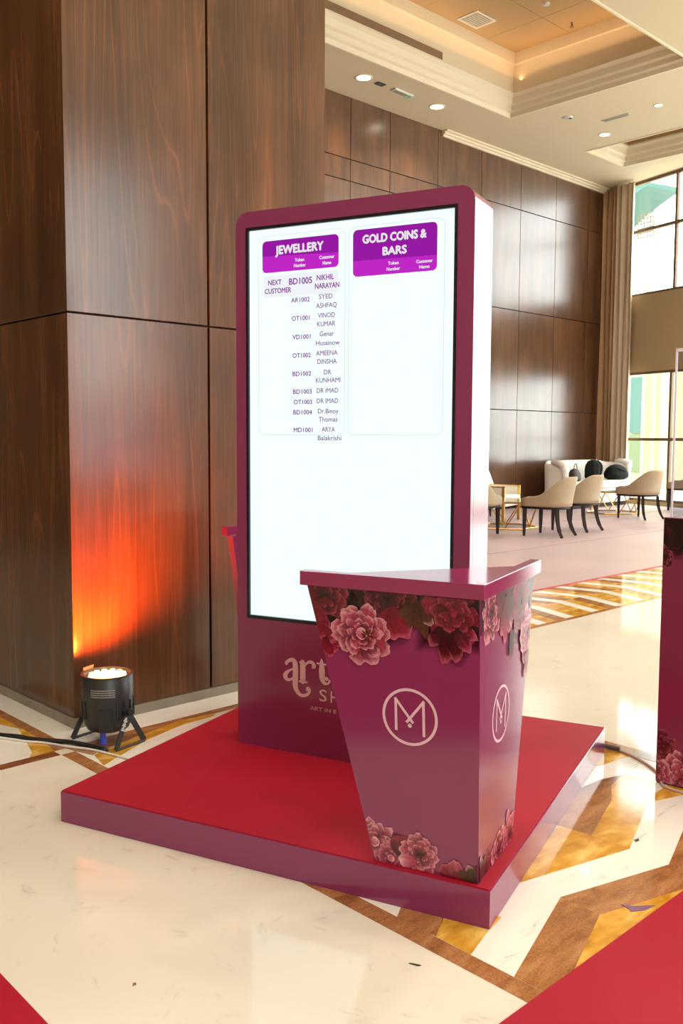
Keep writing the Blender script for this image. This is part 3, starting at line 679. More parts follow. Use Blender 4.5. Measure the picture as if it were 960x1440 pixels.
for st, a, b_, t0, cap, M, bo in [
    ('JEWELLERY', 0.180, 0.393, 2.125, 0.033, M_txw, 0.05), ('Token', 0.268, 0.309, 2.089, 0.013, M_txw, 0.04), ('Number', 0.264, 0.316, 2.068, 0.013, M_txw, 0.04),
    ('Customer', 0.377, 0.442, 2.090, 0.013, M_txw, 0.04), ('Name', 0.392, 0.428, 2.068, 0.013, M_txw, 0.04),
    ('GOLD COINS &', 0.563, 0.819, 2.133, 0.031, M_txw, 0.05), ('BARS', 0.646, 0.741, 2.083, 0.030, M_txw, 0.05),
    ('Token', 0.668, 0.710, 2.045, 0.012, M_txw, 0.04), ('Number', 0.662, 0.716, 2.024, 0.012, M_txw, 0.04), ('Customer', 0.781, 0.845, 2.042, 0.012, M_txw, 0.04), ('Name', 0.793, 0.833, 2.022, 0.012, M_txw, 0.04),
    ('NEXT', 0.146, 0.206, 2.006, 0.020, M_txp, 0.028), ('CUSTOMER', 0.130, 0.251, 1.973, 0.020, M_txp, 0.028), ('BD1005', 0.242, 0.344, 2.002, 0.025, M_txp, 0.028),
    ('NIKHIL', 0.366, 0.440, 2.010, 0.021, M_txp, 0.025), ('NARAYAN', 0.358, 0.463, 1.978, 0.021, M_txp, 0.025),
    ('AR1002', 0.251, 0.334, 1.932, 0.018, M_txp, 0.028), ('SYED', 0.375, 0.435, 1.938, 0.019, M_txd, 0.022), ('ASHFAQ', 0.363, 0.453, 1.904, 0.019, M_txd, 0.022),
    ('OT1001', 0.254, 0.334, 1.861, 0.018, M_txp, 0.028), ('VINOD', 0.371, 0.445, 1.866, 0.019, M_txd, 0.022), ('KUMAR', 0.368, 0.447, 1.833, 0.019, M_txd, 0.022),
    ('VD1001', 0.257, 0.338, 1.788, 0.018, M_txp, 0.028), ('Genar', 0.379, 0.441, 1.795, 0.019, M_txd, 0.022), ('Husainow', 0.363, 0.466, 1.760, 0.019, M_txd, 0.022),
    ('OT1002', 0.258, 0.339, 1.716, 0.018, M_txp, 0.028), ('AMEENA', 0.363, 0.457, 1.721, 0.019, M_txd, 0.022), ('DINSHA', 0.369, 0.454, 1.688, 0.019, M_txd, 0.022),
    ('BD1002', 0.258, 0.341, 1.644, 0.018, M_txp, 0.028), ('DR', 0.398, 0.430, 1.647, 0.019, M_txd, 0.022), ('KUNHAMI', 0.363, 0.470, 1.616, 0.019, M_txd, 0.022),
    ('BD1003', 0.260, 0.344, 1.574, 0.018, M_txp, 0.028), ('DR IMAD', 0.367, 0.461, 1.576, 0.019, M_txd, 0.022),
    ('OT1003', 0.263, 0.345, 1.533, 0.018, M_txp, 0.028), ('DR IMAD', 0.367, 0.461, 1.536, 0.019, M_txd, 0.022),
    ('BD1004', 0.261, 0.345, 1.493, 0.018, M_txp, 0.028), ('Dr.Binoy', 0.372, 0.462, 1.496, 0.019, M_txd, 0.022), ('Thomas', 0.376, 0.458, 1.464, 0.019, M_txd, 0.022),
    ('MD1001', 0.263, 0.348, 1.423, 0.018, M_txp, 0.028), ('ARYA', 0.389, 0.447, 1.425, 0.019, M_txd, 0.022), ('Balakrishi', 0.372, 0.475, 1.391, 0.019, M_txd, 0.022)]:
    text(scr, tf, st, a, b_, t0, cap, M, 'screen_text', bo)
# printed logo on the kiosk's lower front
def lf(s, t): return KM(KU0-0.0006, 1.335-s, t)
LG = {
'a_stem': [(0.238, 0.48, 0.0046), (0.232, 0.485, 0.0093), (0.245, 0.497, 0.0108), (0.263, 0.502, 0.0123), (0.274, 0.489, 0.017), (0.276, 0.456, 0.0185), (0.275, 0.424, 0.0185), (0.275, 0.397, 0.017), (0.283, 0.376, 0.0139), (0.299, 0.362, 0.0108), (0.32, 0.362, 0.0093), (0.336, 0.373, 0.0093), (0.341, 0.385, 0.0093), (0.334, 0.391, 0.0139), (0.329, 0.385, 0.0077)],
'a_bowl': [(0.268, 0.466, 0.0062), (0.25, 0.458, 0.0069), (0.234, 0.445, 0.0123), (0.228, 0.43, 0.0154), (0.238, 0.418, 0.0108), (0.254, 0.42, 0.0077), (0.268, 0.43, 0.0062)],
'r_stem': [(0.309, 0.498, 0.017), (0.310, 0.468, 0.0185), (0.310, 0.419, 0.0185)],
'r_s1': [(0.293, 0.496, 0.0046), (0.308, 0.498, 0.0046)], 'r_s2': [(0.292, 0.417, 0.0054), (0.331, 0.417, 0.0054)],
'r_arm': [(0.313, 0.475, 0.0062), (0.325, 0.492, 0.0069), (0.341, 0.502, 0.0093), (0.355, 0.499, 0.0108), (0.361, 0.488, 0.0139), (0.357, 0.482, 0.0108)],
't_stem': [(0.396, 0.521, 0.0031), (0.396, 0.508, 0.0108), (0.397, 0.479, 0.0185), (0.398, 0.447, 0.0185), (0.405, 0.428, 0.0139), (0.417, 0.422, 0.0077), (0.429, 0.428, 0.0062), (0.434, 0.439, 0.0062)],
't_ball': [(0.415, 0.446, 0.0077), (0.42, 0.442, 0.0123), (0.425, 0.44, 0.0077)], 't_bar': [(0.373, 0.501, 0.0054), (0.394, 0.5, 0.0054), (0.417, 0.5, 0.0054)]}
def ribbon(b, pts, f, sub=5, wmul=1.35):
    P = smooth_pts([(p[0], p[1], p[2]) for p in pts], sub); Lh = []; Rh = []
    for i_, p in enumerate(P):
        t_ = Vector((P[min(i_+1, len(P)-1)].x-P[max(i_-1, 0)].x, P[min(i_+1, len(P)-1)].y-P[max(i_-1, 0)].y)).normalized(); n_ = Vector((-t_.y, t_.x))*p.z*0.5*wmul
        Lh.append(b.verts.new(f(p.x+n_.x, p.y+n_.y))); Rh.append(b.verts.new(f(p.x-n_.x, p.y-n_.y)))
    for k_ in range(len(P)-1): b.faces.new((Lh[k_], Rh[k_], Rh[k_+1], Lh[k_+1]))
    for e, s_ in ((0, -1), (-1, 1)):
        p = P[e]
        if p.z > 0.007:
            c_ = [b.verts.new(f(p.x+math.cos(a)*p.z*0.57, p.y+math.sin(a)*p.z*0.57)) for a in (2*PI*q/12 for q in range(12))]; b.faces.new(c_)
b = NB()
for k_, (nm, pts) in enumerate(LG.items()):
    ribbon(b, pts, lambda s, t, kk=k_: KM(KU0-0.0006-kk*0.00003, 1.335-s, t), 5 if len(pts) > 3 else 2)
obj('logo_lettering', b, M_logo, kiosk, fixn=False)
text(kiosk, lf, 'S', 0.386, 0.419, 0.349, 0.050, M_logo, 'logo_lettering', 0.0)
text(kiosk, lf, 'H', 0.437, 0.472, 0.348, 0.050, M_logo, 'logo_lettering', 0.0)
text(kiosk, lf, 'ART IN E', 0.344, 0.462, 0.307, 0.016, M_logo, 'logo_lettering', 0.03)

# ------------------------------------------------------------------ peony print generator
def flower_mat():
    M, nt, N, L, P = mat('peony_print')
    a = N.new('ShaderNodeVertexColor'); a.layer_name = 'Col'
    tc = N.new('ShaderNodeTexCoord'); n = N.new('ShaderNodeTexNoise'); n.inputs['Scale'].default_value = 90; n.inputs['Detail'].default_value = 4; L.new(tc.outputs['Object'], n.inputs['Vector'])
    mr = N.new('ShaderNodeMapRange'); mr.inputs[1].default_value = 0.3; mr.inputs[2].default_value = 0.7; mr.inputs[3].default_value = 0.78; mr.inputs[4].default_value = 1.2; L.new(n.outputs[0], mr.inputs[0])
    h = N.new('ShaderNodeHueSaturation'); L.new(a.outputs[0], h.inputs['Color']); L.new(mr.outputs[0], h.inputs['Value']); L.new(h.outputs[0], P.inputs['Base Color'])
    P.inputs['Roughness'].default_value = 0.2; L.new(a.outputs[1], P.inputs['Alpha']); return M
M_flower = flower_mat()
DK = (0.085, 0.006, 0.022); ROSE = (0.38, 0.030, 0.100); PINK = (0.60, 0.13, 0.26); PALE = (0.78, 0.41, 0.50); WHT = (0.88, 0.68, 0.70); OLV = (0.20, 0.10, 0.055); OLV2 = (0.34, 0.19, 0.13); YEL = (0.45, 0.20, 0.04); MG = (0.235, 0.026, 0.088)
def mixc(a, b, t): return tuple(a[i_]*(1-t)+b[i_]*t for i_ in range(3))
class Print:
    def __init__(s): s.bm = bmesh.new(); s.cl = s.bm.loops.layers.color.new('Col'); s.h = 0.0
    def petal(s, x, y, ang, ln, wd, base, tip, rnd, edge=None, curl=0.0):
        """one painted petal: dark at the root, lighter to a frilled rim, with a mid-vein"""
        s.h += 2.2e-5; nu, nv = 5, 7; ca, sa = math.cos(ang), math.sin(ang); G = []
        fr = [rnd.uniform(-0.05, 0.05) for _ in range(nv+1)]
        for i_ in range(nu+1):
            u = i_/nu; row = []
            for j in range(nv+1):
                v = j/nv*2-1
                half = wd*0.5*(math.sin(min(1, u*1.05+0.05)*PI*0.62)**0.8)
                lx = ln*u*(1-0.22*v*v*u+fr[j]*u*u); ly = half*v+curl*ln*u*u
                vt = s.bm.verts.new((x+ca*lx-sa*ly, y+sa*lx+ca*ly, s.h))
                t = u**1.2; c = mixc(base, tip, t*(0.80+0.2*math.cos(v*PI)))
                c = mixc(c, base, 0.35*max(0, 1-abs(v)*5)*(1-u)); c = mixc(c, tuple(q*0.6 for q in base), 0.45*max(0, abs(v)-0.75)*4*(1-u))
                st = 1.0+0.16*math.sin(v*13+ang*7)*(1-0.5*u)
                c = tuple(max(0, min(1, q*st)) for q in c)
                if edge and i_ == nu: c = mixc(c, edge, 0.7)
                row.append((vt, c))
            G.append(row)
        for i_ in range(nu):
            for j in range(nv):
                q = (G[i_][j], G[i_+1][j], G[i_+1][j+1], G[i_][j+1])
                f = s.bm.faces.new([a[0] for a in q])
                for lp, a in zip(f.loops, q): lp[s.cl] = (*[c_**(1/2.2) if False else c_ for c_ in a[1]], 1)
    def blob(s, pts, col, col2=None):
        s.h += 2.2e-5; vs = [s.bm.verts.new((p[0], p[1], s.h)) for p in pts]
        c = s.bm.verts.new((sum(p[0] for p in pts)/len(pts), sum(p[1] for p in pts)/len(pts), s.h))
        for k_ in range(len(vs)):
            f = s.bm.faces.new((c, vs[k_], vs[(k_+1) % len(vs)]))
            for lp, cc in zip(f.loops, (col, col2 or col, col2 or col)): lp[s.cl] = (*cc, 1)
    def haze(s, x, y, r1, r2, col, rnd): # dark ground round a bloom fading into the laminate colour
        n = 22; s.h += 2.2e-5; c = s.bm.verts.new((x, y, s.h)); A = []; B = []
        for k_ in range(n):
            a = 2*PI*k_/n; w = rnd.uniform(0.85, 1.15)
            A.append(s.bm.verts.new((x+r1*0.55*w*math.cos(a), y+r2*0.55*w*math.sin(a), s.h))); B.append(s.bm.verts.new((x+r1*w*math.cos(a), y+r2*w*math.sin(a), s.h)))
        for k_ in range(n):
            j = (k_+1) % n; f = s.bm.faces.new((c, A[k_], A[j]))
            for lp in f.loops: lp[s.cl] = (*col, 1)
            f = s.bm.faces.new((A[k_], B[k_], B[j], A[j]))
            for lp, al in zip(f.loops, (1, 0, 0, 1)): lp[s.cl] = (*col, al)
    def peony(s, x, y, r, base, tip, seed, rings=4, n=9, centre=None, core=None, sq=1.0, rot=0.0, edge=None):
        rnd = random.Random(seed)
        for q in range(rings):
            rr_ = r*(1-q/(rings+0.6)); k = max(6, n+2-q)
            for j in range(k):
                a = rot+2*PI*j/k+rnd.uniform(-0.28, 0.28)+q*0.4; ln = rr_*rnd.uniform(0.80, 1.12)
                t = mixc(tip, base, rnd.uniform(0, 0.45)); b_ = mixc(base, DK, rnd.uniform(0.1, 0.8))
                s.petal(x+0.05*r*math.cos(a), y+0.05*r*math.sin(a), a, ln, ln*rnd.uniform(0.40, 0.72), b_, t, rnd, edge or mixc(tip, WHT, 0.35), rnd.uniform(-0.12, 0.12))
        if core:
            for j in range(6):
                a = rnd.uniform(0, 2*PI); s.petal(x-math.cos(a)*r*0.16, y-math.sin(a)*r*0.16, a, r*0.36, r*0.34, mixc(base, tip, 0.5), core, rnd, core)
        if centre:
            cx_, cy_ = x+r*0.22, y-r*0.05
            for j in range(16):
                a = rnd.uniform(0, 2*PI); d = rnd.uniform(0, r*0.14)
                s.petal(cx_+d*math.cos(a), cy_+d*math.sin(a), a, r*0.16, r*0.05, OLV, centre, rnd)
    def leaf(s, x, y, ang, ln, wd, seed, c0=OLV, c1=OLV2):
        s.petal(x, y, ang, ln, wd, c0, c1, random.Random(seed), WHT if seed % 3 == 0 else None)
    def finish(s, name, f, clip, parent):
        for (px_, py_, nx_, ny_) in clip:
            bmesh.ops.bisect_plane(s.bm, geom=s.bm.verts[:]+s.bm.edges[:]+s.bm.faces[:], plane_co=(px_, py_, 0), plane_no=(nx_, ny_, 0), clear_outer=True)
        for v in s.bm.verts: v.co = f(v.co.x, v.co.y, 0.0004+v.co.z)
        return obj(name, s.bm, M_flower, parent, fixn=False)
def clipq(c):
    cx_ = sum(p[0] for p in c)/4; cy_ = sum(p[1] for p in c)/4; out = []
    for k_ in range(4):
        a, b_ = Vector(c[k_]), Vector(c[(k_+1) % 4]); e = (b_-a).normalized(); n = Vector((e.y, -e.x)); mid = Vector((cx_, cy_))
        if (mid-a).dot(n) > 0: n = -n
        out.append((a.x, a.y, n.x, n.y))
    return out
def emblem(parent, f, cx_, cy_, rx, ry, w):
    """ring with a pointed-vertex monogram M and a small diamond"""
    b = NB(); n = 56
    A = [b.verts.new(f(cx_+rx*math.cos(2*PI*k_/n), cy_+ry*math.sin(2*PI*k_/n), 0.0007)) for k_ in range(n)]
    B = [b.verts.new(f(cx_+(rx-w)*math.cos(2*PI*k_/n), cy_+(ry-w)*math.sin(2*PI*k_/n), 0.0007)) for k_ in range(n)]
    for k_ in range(n): b.faces.new((A[k_], A[(k_+1) % n], B[(k_+1) % n], B[k_]))
    obj('emblem_ring', b, M_logo, parent, fixn=False)
    b = NB(); g = lambda s, t: f(cx_+s*rx, cy_+t*ry, 0.0008)
    ww = w/rx*0.95
    def bar(p, q, h):
        p, q = Vector(p), Vector(q); t_ = (q-p).normalized(); n_ = Vector((-t_.y, t_.x))*ww*0.5
        vs = [b.verts.new(f(cx_+c.x*rx, cy_+c.y*ry, h)) for c in (p+n_, p-n_, q-n_, q+n_)]; b.faces.new(vs)
    bar((-0.50, 0.60), (-0.50, -0.52), 0.0008); bar((0.50, 0.60), (0.50, -0.62), 0.00083)
    bar((-0.53, 0.62), (0.12, -0.20), 0.00086); bar((0.53, 0.62), (-0.12, -0.20), 0.00089)
    for c0, r_ in (((0, -0.30), 0.075),):
        vs = [b.verts.new(f(cx_+(c0[0]+r_*math.cos(a))*rx, cy_+(c0[1]+r_*math.sin(a))*ry, 0.0009)) for a in (2*PI*q/10 for q in range(10))]; b.faces.new(vs)
    vs = [b.verts.new(f(cx_+p[0]*rx, cy_+p[1]*ry, 0.00092)) for p in ((-0.17, -0.17), (0.0, -0.06), (0.17, -0.17), (0.0, -0.12))]; b.faces.new(vs)
    obj('emblem_monogram', b, M_logo, parent, fixn=False)

# ------------------------------------------------------------------ podium (front)
def local_to_world(u, v, z=0.0): return (PX+math.cos(PA)*u-math.sin(PA)*v, PY+math.sin(PA)*u+math.cos(PA)*v, z)
def make_podium(name, label, loc, rz, prints=True, hs=1.0, group=None):
    t = thing(name, label, 'podium', loc, rz, group)
    o0 = Vector((0.021, 0.042, PT))
    Bq = [(0.021, 0.042), (0.360, 0.042), (0.360, 0.370), (0.021, 0.370)]; Tq = [(-0.042, 0.029), (0.513, 0.029), (0.513, 0.573), (-0.042, 0.573)]
    zt = (0.96-PT)*hs
    q0 = [Vector((p[0]-0.19, p[1]-0.20, 0)) for p in Bq]; q1 = [Vector((p[0]-0.19, p[1]-0.20, zt)) for p in Tq]
    # two flared boards meeting at the near corner
    T_ = 0.030; sh = lambda p, du, dv: Vector((p.x+du, p.y+dv, p.z))
    b = NB(); frustum(b, [q0[0], sh(q0[0], T_, 0), sh(q0[3], T_, 0), q0[3]], [q1[0], sh(q1[0], T_, 0), sh(q1[3], T_, 0), q1[3]]); obj('front_board', b, M_mag, t)
    b = NB(); e1 = sh(q0[0], T_, 0.0); e2 = sh(q1[0], T_, 0.0)
    frustum(b, [e1, sh(e1, 0, T_), sh(q0[1], 0, T_), q0[1]], [e2, sh(e2, 0, T_), sh(q1[1], 0, T_), q1[1]]); obj('side_board', b, M_mag, t)
    c = 0.0164; U0, V0, U1, V1 = -0.042-c-0.19, 0.029-c-0.20, 0.513+c+0.008-0.19, 0.573+c-0.20; CT = T_+0.006
    b = NB(); prism(b, [(U0, V0), (U0+CT, V0+CT), (U0+CT, V1), (U0, V1)], zt, zt+0.043); obj('cap_board', b, M_mag_top, t, bevel=0.0012, bseg=1)
    b = NB(); prism(b, [(U0, V0), (U1, V0), (U1, V0+CT), (U0+CT, V0+CT)], zt, zt+0.043); obj('cap_board', b, M_mag_top, t, bevel=0.0012, bseg=1)
    b = NB(); prism(b, [(U0+CT, V0+CT), (U1-0.19, V0+CT), (U0+CT, V1-0.15)], zt, zt+0.0425); obj('corner_shelf', b, M_mag_top, t)
    if not prints: return t
    # front face frame: origin at the left bottom corner, s to the right
    def face(o, a, top):
        ex = (a-o).normalized(); nn = ex.cross(top-o).normalized(); ey = nn.cross(ex); return lambda s, q, h: o+ex*s+ey*q+nn*h
    ff = face(q0[3], q0[0], q1[0]); fr = face(q0[0], q0[1], q1[1])
    P = Print(); rnd = random.Random(5)
    for x_, y_, r1, r2 in ((-0.13, 0.80, 0.16, 0.17), (0.06, 0.82, 0.13, 0.13), (0.26, 0.80, 0.16, 0.15), (-0.02, 0.74, 0.10, 0.10)): P.haze(x_, y_, r1, r2, DK, rnd)
    for q in range(34):
        P.petal(rnd.uniform(-0.21, 0.35), rnd.uniform(0.785, 0.86), rnd.uniform(-2.9, -0.2), rnd.uniform(0.04, 0.09), rnd.uniform(0.02, 0.05), DK, mixc(DK, ROSE, rnd.uniform(0.25, 0.8)), rnd)
    P.peony(-0.15, 0.815, 0.085, ROSE, mixc(ROSE, PINK, 0.5), 21, 3, 8, rot=0.3)
    for a_, l_, w_ in ((-1.9, 0.13, 0.05), (-1.5, 0.12, 0.045), (-1.15, 0.11, 0.04), (-2.2, 0.10, 0.04)): P.petal(-0.155+0.02*a_, 0.80, a_, l_, w_, ROSE, PINK, rnd, PALE)
    for q in range(12): P.petal(-0.12+rnd.uniform(-.05, .05), 0.72+rnd.uniform(-.04, .04), rnd.uniform(-2.6, -0.6), 0.055, 0.03, ROSE, PINK, rnd, PALE)
    P.peony(0.065, 0.825, 0.085, mixc(DK, ROSE, 0.5), ROSE, 33, 3, 9)
    for a_, l_, w_ in ((-2.0, 0.085, 0.06), (-1.5, 0.095, 0.06), (-1.05, 0.10, 0.07)): P.petal(0.075, 0.80, a_, l_, w_, ROSE, PINK, rnd, PALE)
    for q, (a_, l_) in enumerate(((-1.9, 0.09), (-1.35, 0.11), (-1.0, 0.08), (-2.5, 0.07), (-0.5, 0.06), (0.6, 0.05), (-1.6, 0.06))): P.leaf(0.155, 0.83-0.004*q, a_, l_, 0.035, 40+q)
    P.peony(0.265, 0.795, 0.088, ROSE, mixc(ROSE, PINK, 0.55), 51, 4, 8, edge=PINK)
    for a_, l_, w_ in ((-2.3, 0.10, 0.04), (-1.75, 0.125, 0.05), (-1.4, 0.12, 0.045), (-1.0, 0.10, 0.04), (-0.5, 0.09, 0.035)): P.petal(0.255, 0.775, a_, l_, w_, DK, ROSE if a_ < -1.2 else PINK, rnd, PALE)
    P.peony(0.262, 0.80, 0.060, mixc(ROSE, PINK, 0.3), mixc(PINK, ROSE, 0.35), 52, 2, 6, core=PINK)
    P.peony(-0.022, 0.712, 0.092, mixc(ROSE, PINK, 0.55), PALE, 61, 4, 11, centre=YEL, core=WHT, edge=WHT)
    c_ = clipq([(0.003, 0.002), (0.325, 0.002), (0.338, 0.842), (-0.200, 0.842)])
    P.finish('floral_print', lambda s, q, h: ff(s, q, h), c_, t)
    P = Print()
    # bottom row
    P.haze(0.0, 0.03, 0.12, 0.10, mixc(DK, MG, 0.5), rnd)
    P.peony(0.0, 0.062, 0.082, PINK, PALE, 71, 4, 10, core=WHT, edge=WHT)
    P.peony(0.055, 0.02, 0.055, PINK, PALE, 72, 3, 8, core=WHT)
    P.petal(0.105, 0.02, 1.9, 0.085, 0.07, mixc(DK, ROSE, 0.5), mixc(ROSE, PALE, 0.4), rnd, PINK)
    P.peony(0.148, 0.055, 0.062, PINK, PALE, 73, 3, 10, centre=YEL, edge=WHT)
    P.petal(0.14, 0.03, 3.3, 0.06, 0.05, PINK, WHT, rnd, WHT)
    P.petal(0.255, -0.01, 2.2, 0.06, 0.05, ROSE, PINK, rnd, PALE); P.petal(0.255, -0.01, 1.5, 0.07, 0.05, ROSE, PALE, rnd, PALE); P.petal(0.25, -0.01, 0.8, 0.05, 0.04, ROSE, PINK, rnd, PALE)
    for q, a_ in enumerate((2.6, 2.0, 1.5, 1.0)): P.leaf(0.325, -0.005, a_, 0.065, 0.03, 80+q, OLV, OLV2)
    c_ = clipq([(0.003, 0.002), (0.325, 0.002), (0.338, 0.842), (-0.200, 0.842)])
    P.finish('floral_print', lambda s, q, h: ff(s, q, h), c_, t)
    emblem(t, ff, 0.124, 0.475, 0.087, 0.087, 0.0085)
    P = Print(); rnd = random.Random(9)
    for x_, y_, r1, r2 in ((0.02, 0.82, 0.12, 0.10), (0.20, 0.83, 0.16, 0.13), (0.38, 0.80, 0.15, 0.20)): P.haze(x_, y_, r1, r2, DK, rnd)
    for q in range(26): P.petal(rnd.uniform(-0.05, 0.47), rnd.uniform(0.79, 0.86), rnd.uniform(-2.9, -0.2), rnd.uniform(0.04, 0.10), rnd.uniform(0.02, 0.05), DK, mixc(DK, ROSE, rnd.uniform(0.2, 0.8)), rnd)
    P.peony(0.04, 0.79, 0.085, ROSE, PALE, 91, 4, 10, edge=WHT)
    P.peony(0.17, 0.82, 0.09, mixc(DK, ROSE, 0.6), ROSE, 92, 3, 9)
    for a_, l_ in ((-2.0, 0.12), (-1.6, 0.14), (-1.2, 0.12)): P.petal(0.18, 0.81, a_, l_, 0.05, ROSE, PINK, rnd, PALE)
    for q, a_ in enumerate((-2.4, -1.8, -1.3, -0.8)): P.leaf(0.26, 0.83, a_, 0.12, 0.04, 95+q)
    P.peony(0.34, 0.77, 0.10, ROSE, mixc(ROSE, PINK, 0.6), 93, 4, 9)
    P.peony(0.42, 0.66, 0.085, PINK, PALE, 94, 4, 11, centre=YEL, edge=WHT)
    for q in range(8): P.petal(0.42+rnd.uniform(-.03, .03), 0.60, rnd.uniform(-2.2, -1.0), 0.09, 0.04, ROSE, PALE, rnd, WHT)
    for q in range(5): P.petal(0.24+rnd.uniform(-.04, .04), 0.70, rnd.uniform(-2.0, -1.2), 0.08, 0.03, DK, ROSE, rnd)
    c_ = clipq([(0.003, 0.002), (0.336, 0.002), (0.489, 0.840), (-0.060, 0.840)])
    P.finish('floral_print', lambda s, q, h: fr(s, q, h), c_, t)
    P = Print()
    P.peony(0.07, 0.01, 0.065, mixc(DK, ROSE, 0.7), PINK, 97, 3, 9); P.peony(0.19, 0.025, 0.075, ROSE, PALE, 98, 3, 9, edge=WHT); P.peony(0.30, 0.03, 0.085, PINK, PALE, 99, 3, 10, centre=YEL)
    for q, a_ in enumerate((2.2, 1.6, 1.0)): P.leaf(0.01, 0.0, a_, 0.08, 0.035, 110+q)
    c_ = clipq([(0.003, 0.002), (0.336, 0.002), (0.489, 0.840), (-0.060, 0.840)])
    P.finish('floral_print', lambda s, q, h: fr(s, q, h), c_, t)
    emblem(t, fr, 0.168, 0.460, 0.087, 0.087, 0.0085)
    return t
make_podium('display_podium', 'flared magenta podium with peony prints and ringed monogram at the platform front corner', local_to_world(0.19, 0.20, PT), PA, True, 1.0, 'flared magenta podiums')
# second podium behind the kiosk
make_podium('display_podium', 'magenta podium mostly hidden behind the kiosk, its edge lit orange', local_to_world(1.430, 1.460, PT), PA+PI, False, 0.985, 'flared magenta podiums')

# ------------------------------------------------------------------ plinth with acrylic cover (right edge)
PLX, PLY, PLA = 3.462, 1.747, math.atan2(-0.996, 0.09)   # local x runs along the visible face, local y away from it
t = thing('display_plinth', 'straight magenta plinth with peony prints at the right edge of the picture', 'plinth', (PLX, PLY, 0), PLA)
PH = 1.09
b = NB(); bx(b, 0, 0.50, 0, 0.50, 0.006, PH); obj('body', b, plain('plinth_laminate', (0.20, 0.018, 0.062), 0.3, coat=0.3), t, bevel=0.0015, bseg=1)
b = NB(); bx(b, 0.004, 0.496, 0.004, 0.496, 0.0, 0.006); obj('foot', b, M_black, t)
fp = lambda s, q, h: Vector((s, -h, q))
P = Print(); rnd = random.Random(15)
P.haze(0.05, 1.04, 0.10, 0.11, DK, rnd)
for q in range(18): P.petal(rnd.uniform(-0.01, 0.10), rnd.uniform(0.99, 1.08), rnd.uniform(-3, 0), 0.06, 0.03, DK, mixc(DK, ROSE, rnd.uniform(0.2, 0.9)), rnd)
P.peony(0.0, 0.93, 0.05, mixc(DK, ROSE, 0.4), ROSE, 120, 3, 8, edge=PALE)
P.peony(0.15, 1.05, 0.06, ROSE, PINK, 121, 3, 9, edge=PALE); P.peony(0.30, 1.04, 0.09, ROSE, PALE, 122, 4, 9)
P.finish('floral_print', fp, clipq([(0.003, 0.008), (0.497, 0.008), (0.497, 1.087), (0.003, 1.087)]), t)
P = Print()
P.peony(0.03, 0.16, 0.065, ROSE, mixc(ROSE, PALE, 0.4), 123, 3, 7); P.peony(0.11, 0.05, 0.095, PINK, PALE, 124, 4, 9, edge=WHT); P.peony(0.0, 0.05, 0.07, PINK, PALE, 125, 3, 9, edge=WHT)
P.peony(0.19, 0.12, 0.07, ROSE, PALE, 126, 4, 9, edge=WHT); P.peony(0.30, 0.06, 0.09, ROSE, PALE, 127, 4, 9)
P.finish('floral_print', fp, clipq([(0.003, 0.008), (0.497, 0.008), (0.497, 1.087), (0.003, 1.087)]), t)
t = thing('acrylic_cover', 'clear acrylic display cover standing on the magenta plinth', 'display case', (PLX, PLY, PH), PLA)
for nm, (a0, a1, b0, b1, c0, c1) in (('side_panel', (0.02, 0.48, 0.02, 0.026, 0, 0.66)), ('side_panel', (0.02, 0.48, 0.474, 0.48, 0, 0.66)), ('side_panel', (0.02, 0.026, 0.0265, 0.4735, 0, 0.66)), ('side_panel', (0.474, 0.48, 0.0265, 0.4735, 0, 0.66)), ('top_panel', (0.02, 0.48, 0.02, 0.48, 0.6605, 0.668))):
    b = NB(); bx(b, a0, a1, b0, b1, c0, c1); obj(nm, b, M_acry, t)
M_edge = plain('acrylic_edge', (0.80, 0.80, 0.86), 0.15)
for (a0, b0) in ((0.0195, 0.0195), (0.0195, 0.474), (0.474, 0.0195), (0.474, 0.474)):
    b = NB(); bx(b, a0-0.001, a0+0.006, b0-0.001, b0+0.006, 0, 0.668); obj('polished_edge', b, M_edge, t)
b = NB(); bx(b, 0.0185, 0.4815, 0.0185, 0.021, 0.655, 0.668); obj('polished_edge', b, M_edge, t)
b = NB(); bx(b, 0.06, 0.44, 0.06, 0.44, 0, 0.02); bb = obj('base_block', b, M_mag, t, bevel=0.002); bb['label'] = 'low magenta base block'

# ------------------------------------------------------------------ red runners
b = NB(); bx(b, 1.20, 7.5, -0.9, 1.243, 0.0016, 0.006); o = obj('red_runner', b, M_red); tag(o, 'red carpet runner crossing the bottom right corner', 'carpet', 'red carpet runners')
b = NB(); prism(b, [(-0.6, -1.0), (0.93, -1.0), (0.938, 1.9), (0.945, 2.27), (0.95, 3.3), (-0.6, 3.3)], 0.0, 0.006); o = obj('red_runner', b, M_red); tag(o, 'red carpet runner at the bottom left corner', 'carpet', 'red carpet runners')

# ------------------------------------------------------------------ par light at the foot of the pillar
PL = (2.095, 3.735)
t = thing('par_light', 'black cylindrical stage light with glowing amber lens facing up beside pillar', 'stage light', (PL[0], PL[1], 0), 0.0)
rb, hb, z0 = 0.116, 0.262, 0.055
b = NB(); lathe(b, [(0, z0), (0.065, z0), (0.094, z0+0.012), (0.110, z0+0.05), (rb-0.003, z0+0.10), (rb, z0+0.16), (rb, z0+hb), (rb-0.012, z0+hb), (rb-0.012, z0+hb-0.012), (0, z0+hb-0.012)], 40); obj('housing', b, M_blacksat, t, smooth=True, bevel=0.002, bseg=1)
for k_ in range(18):
    a = 2*PI*k_/18
    if abs(((a-R(225)+PI) % (2*PI))-PI) < 0.5: continue
    b = NB(); Mx = Matrix.Rotation(a, 4, 'Z'); bx(b, rb-0.012, rb+0.005, -0.0025, 0.0025, z0+0.07, z0+0.15, Mx); obj('cooling_fin', b, M_blacksat, t)
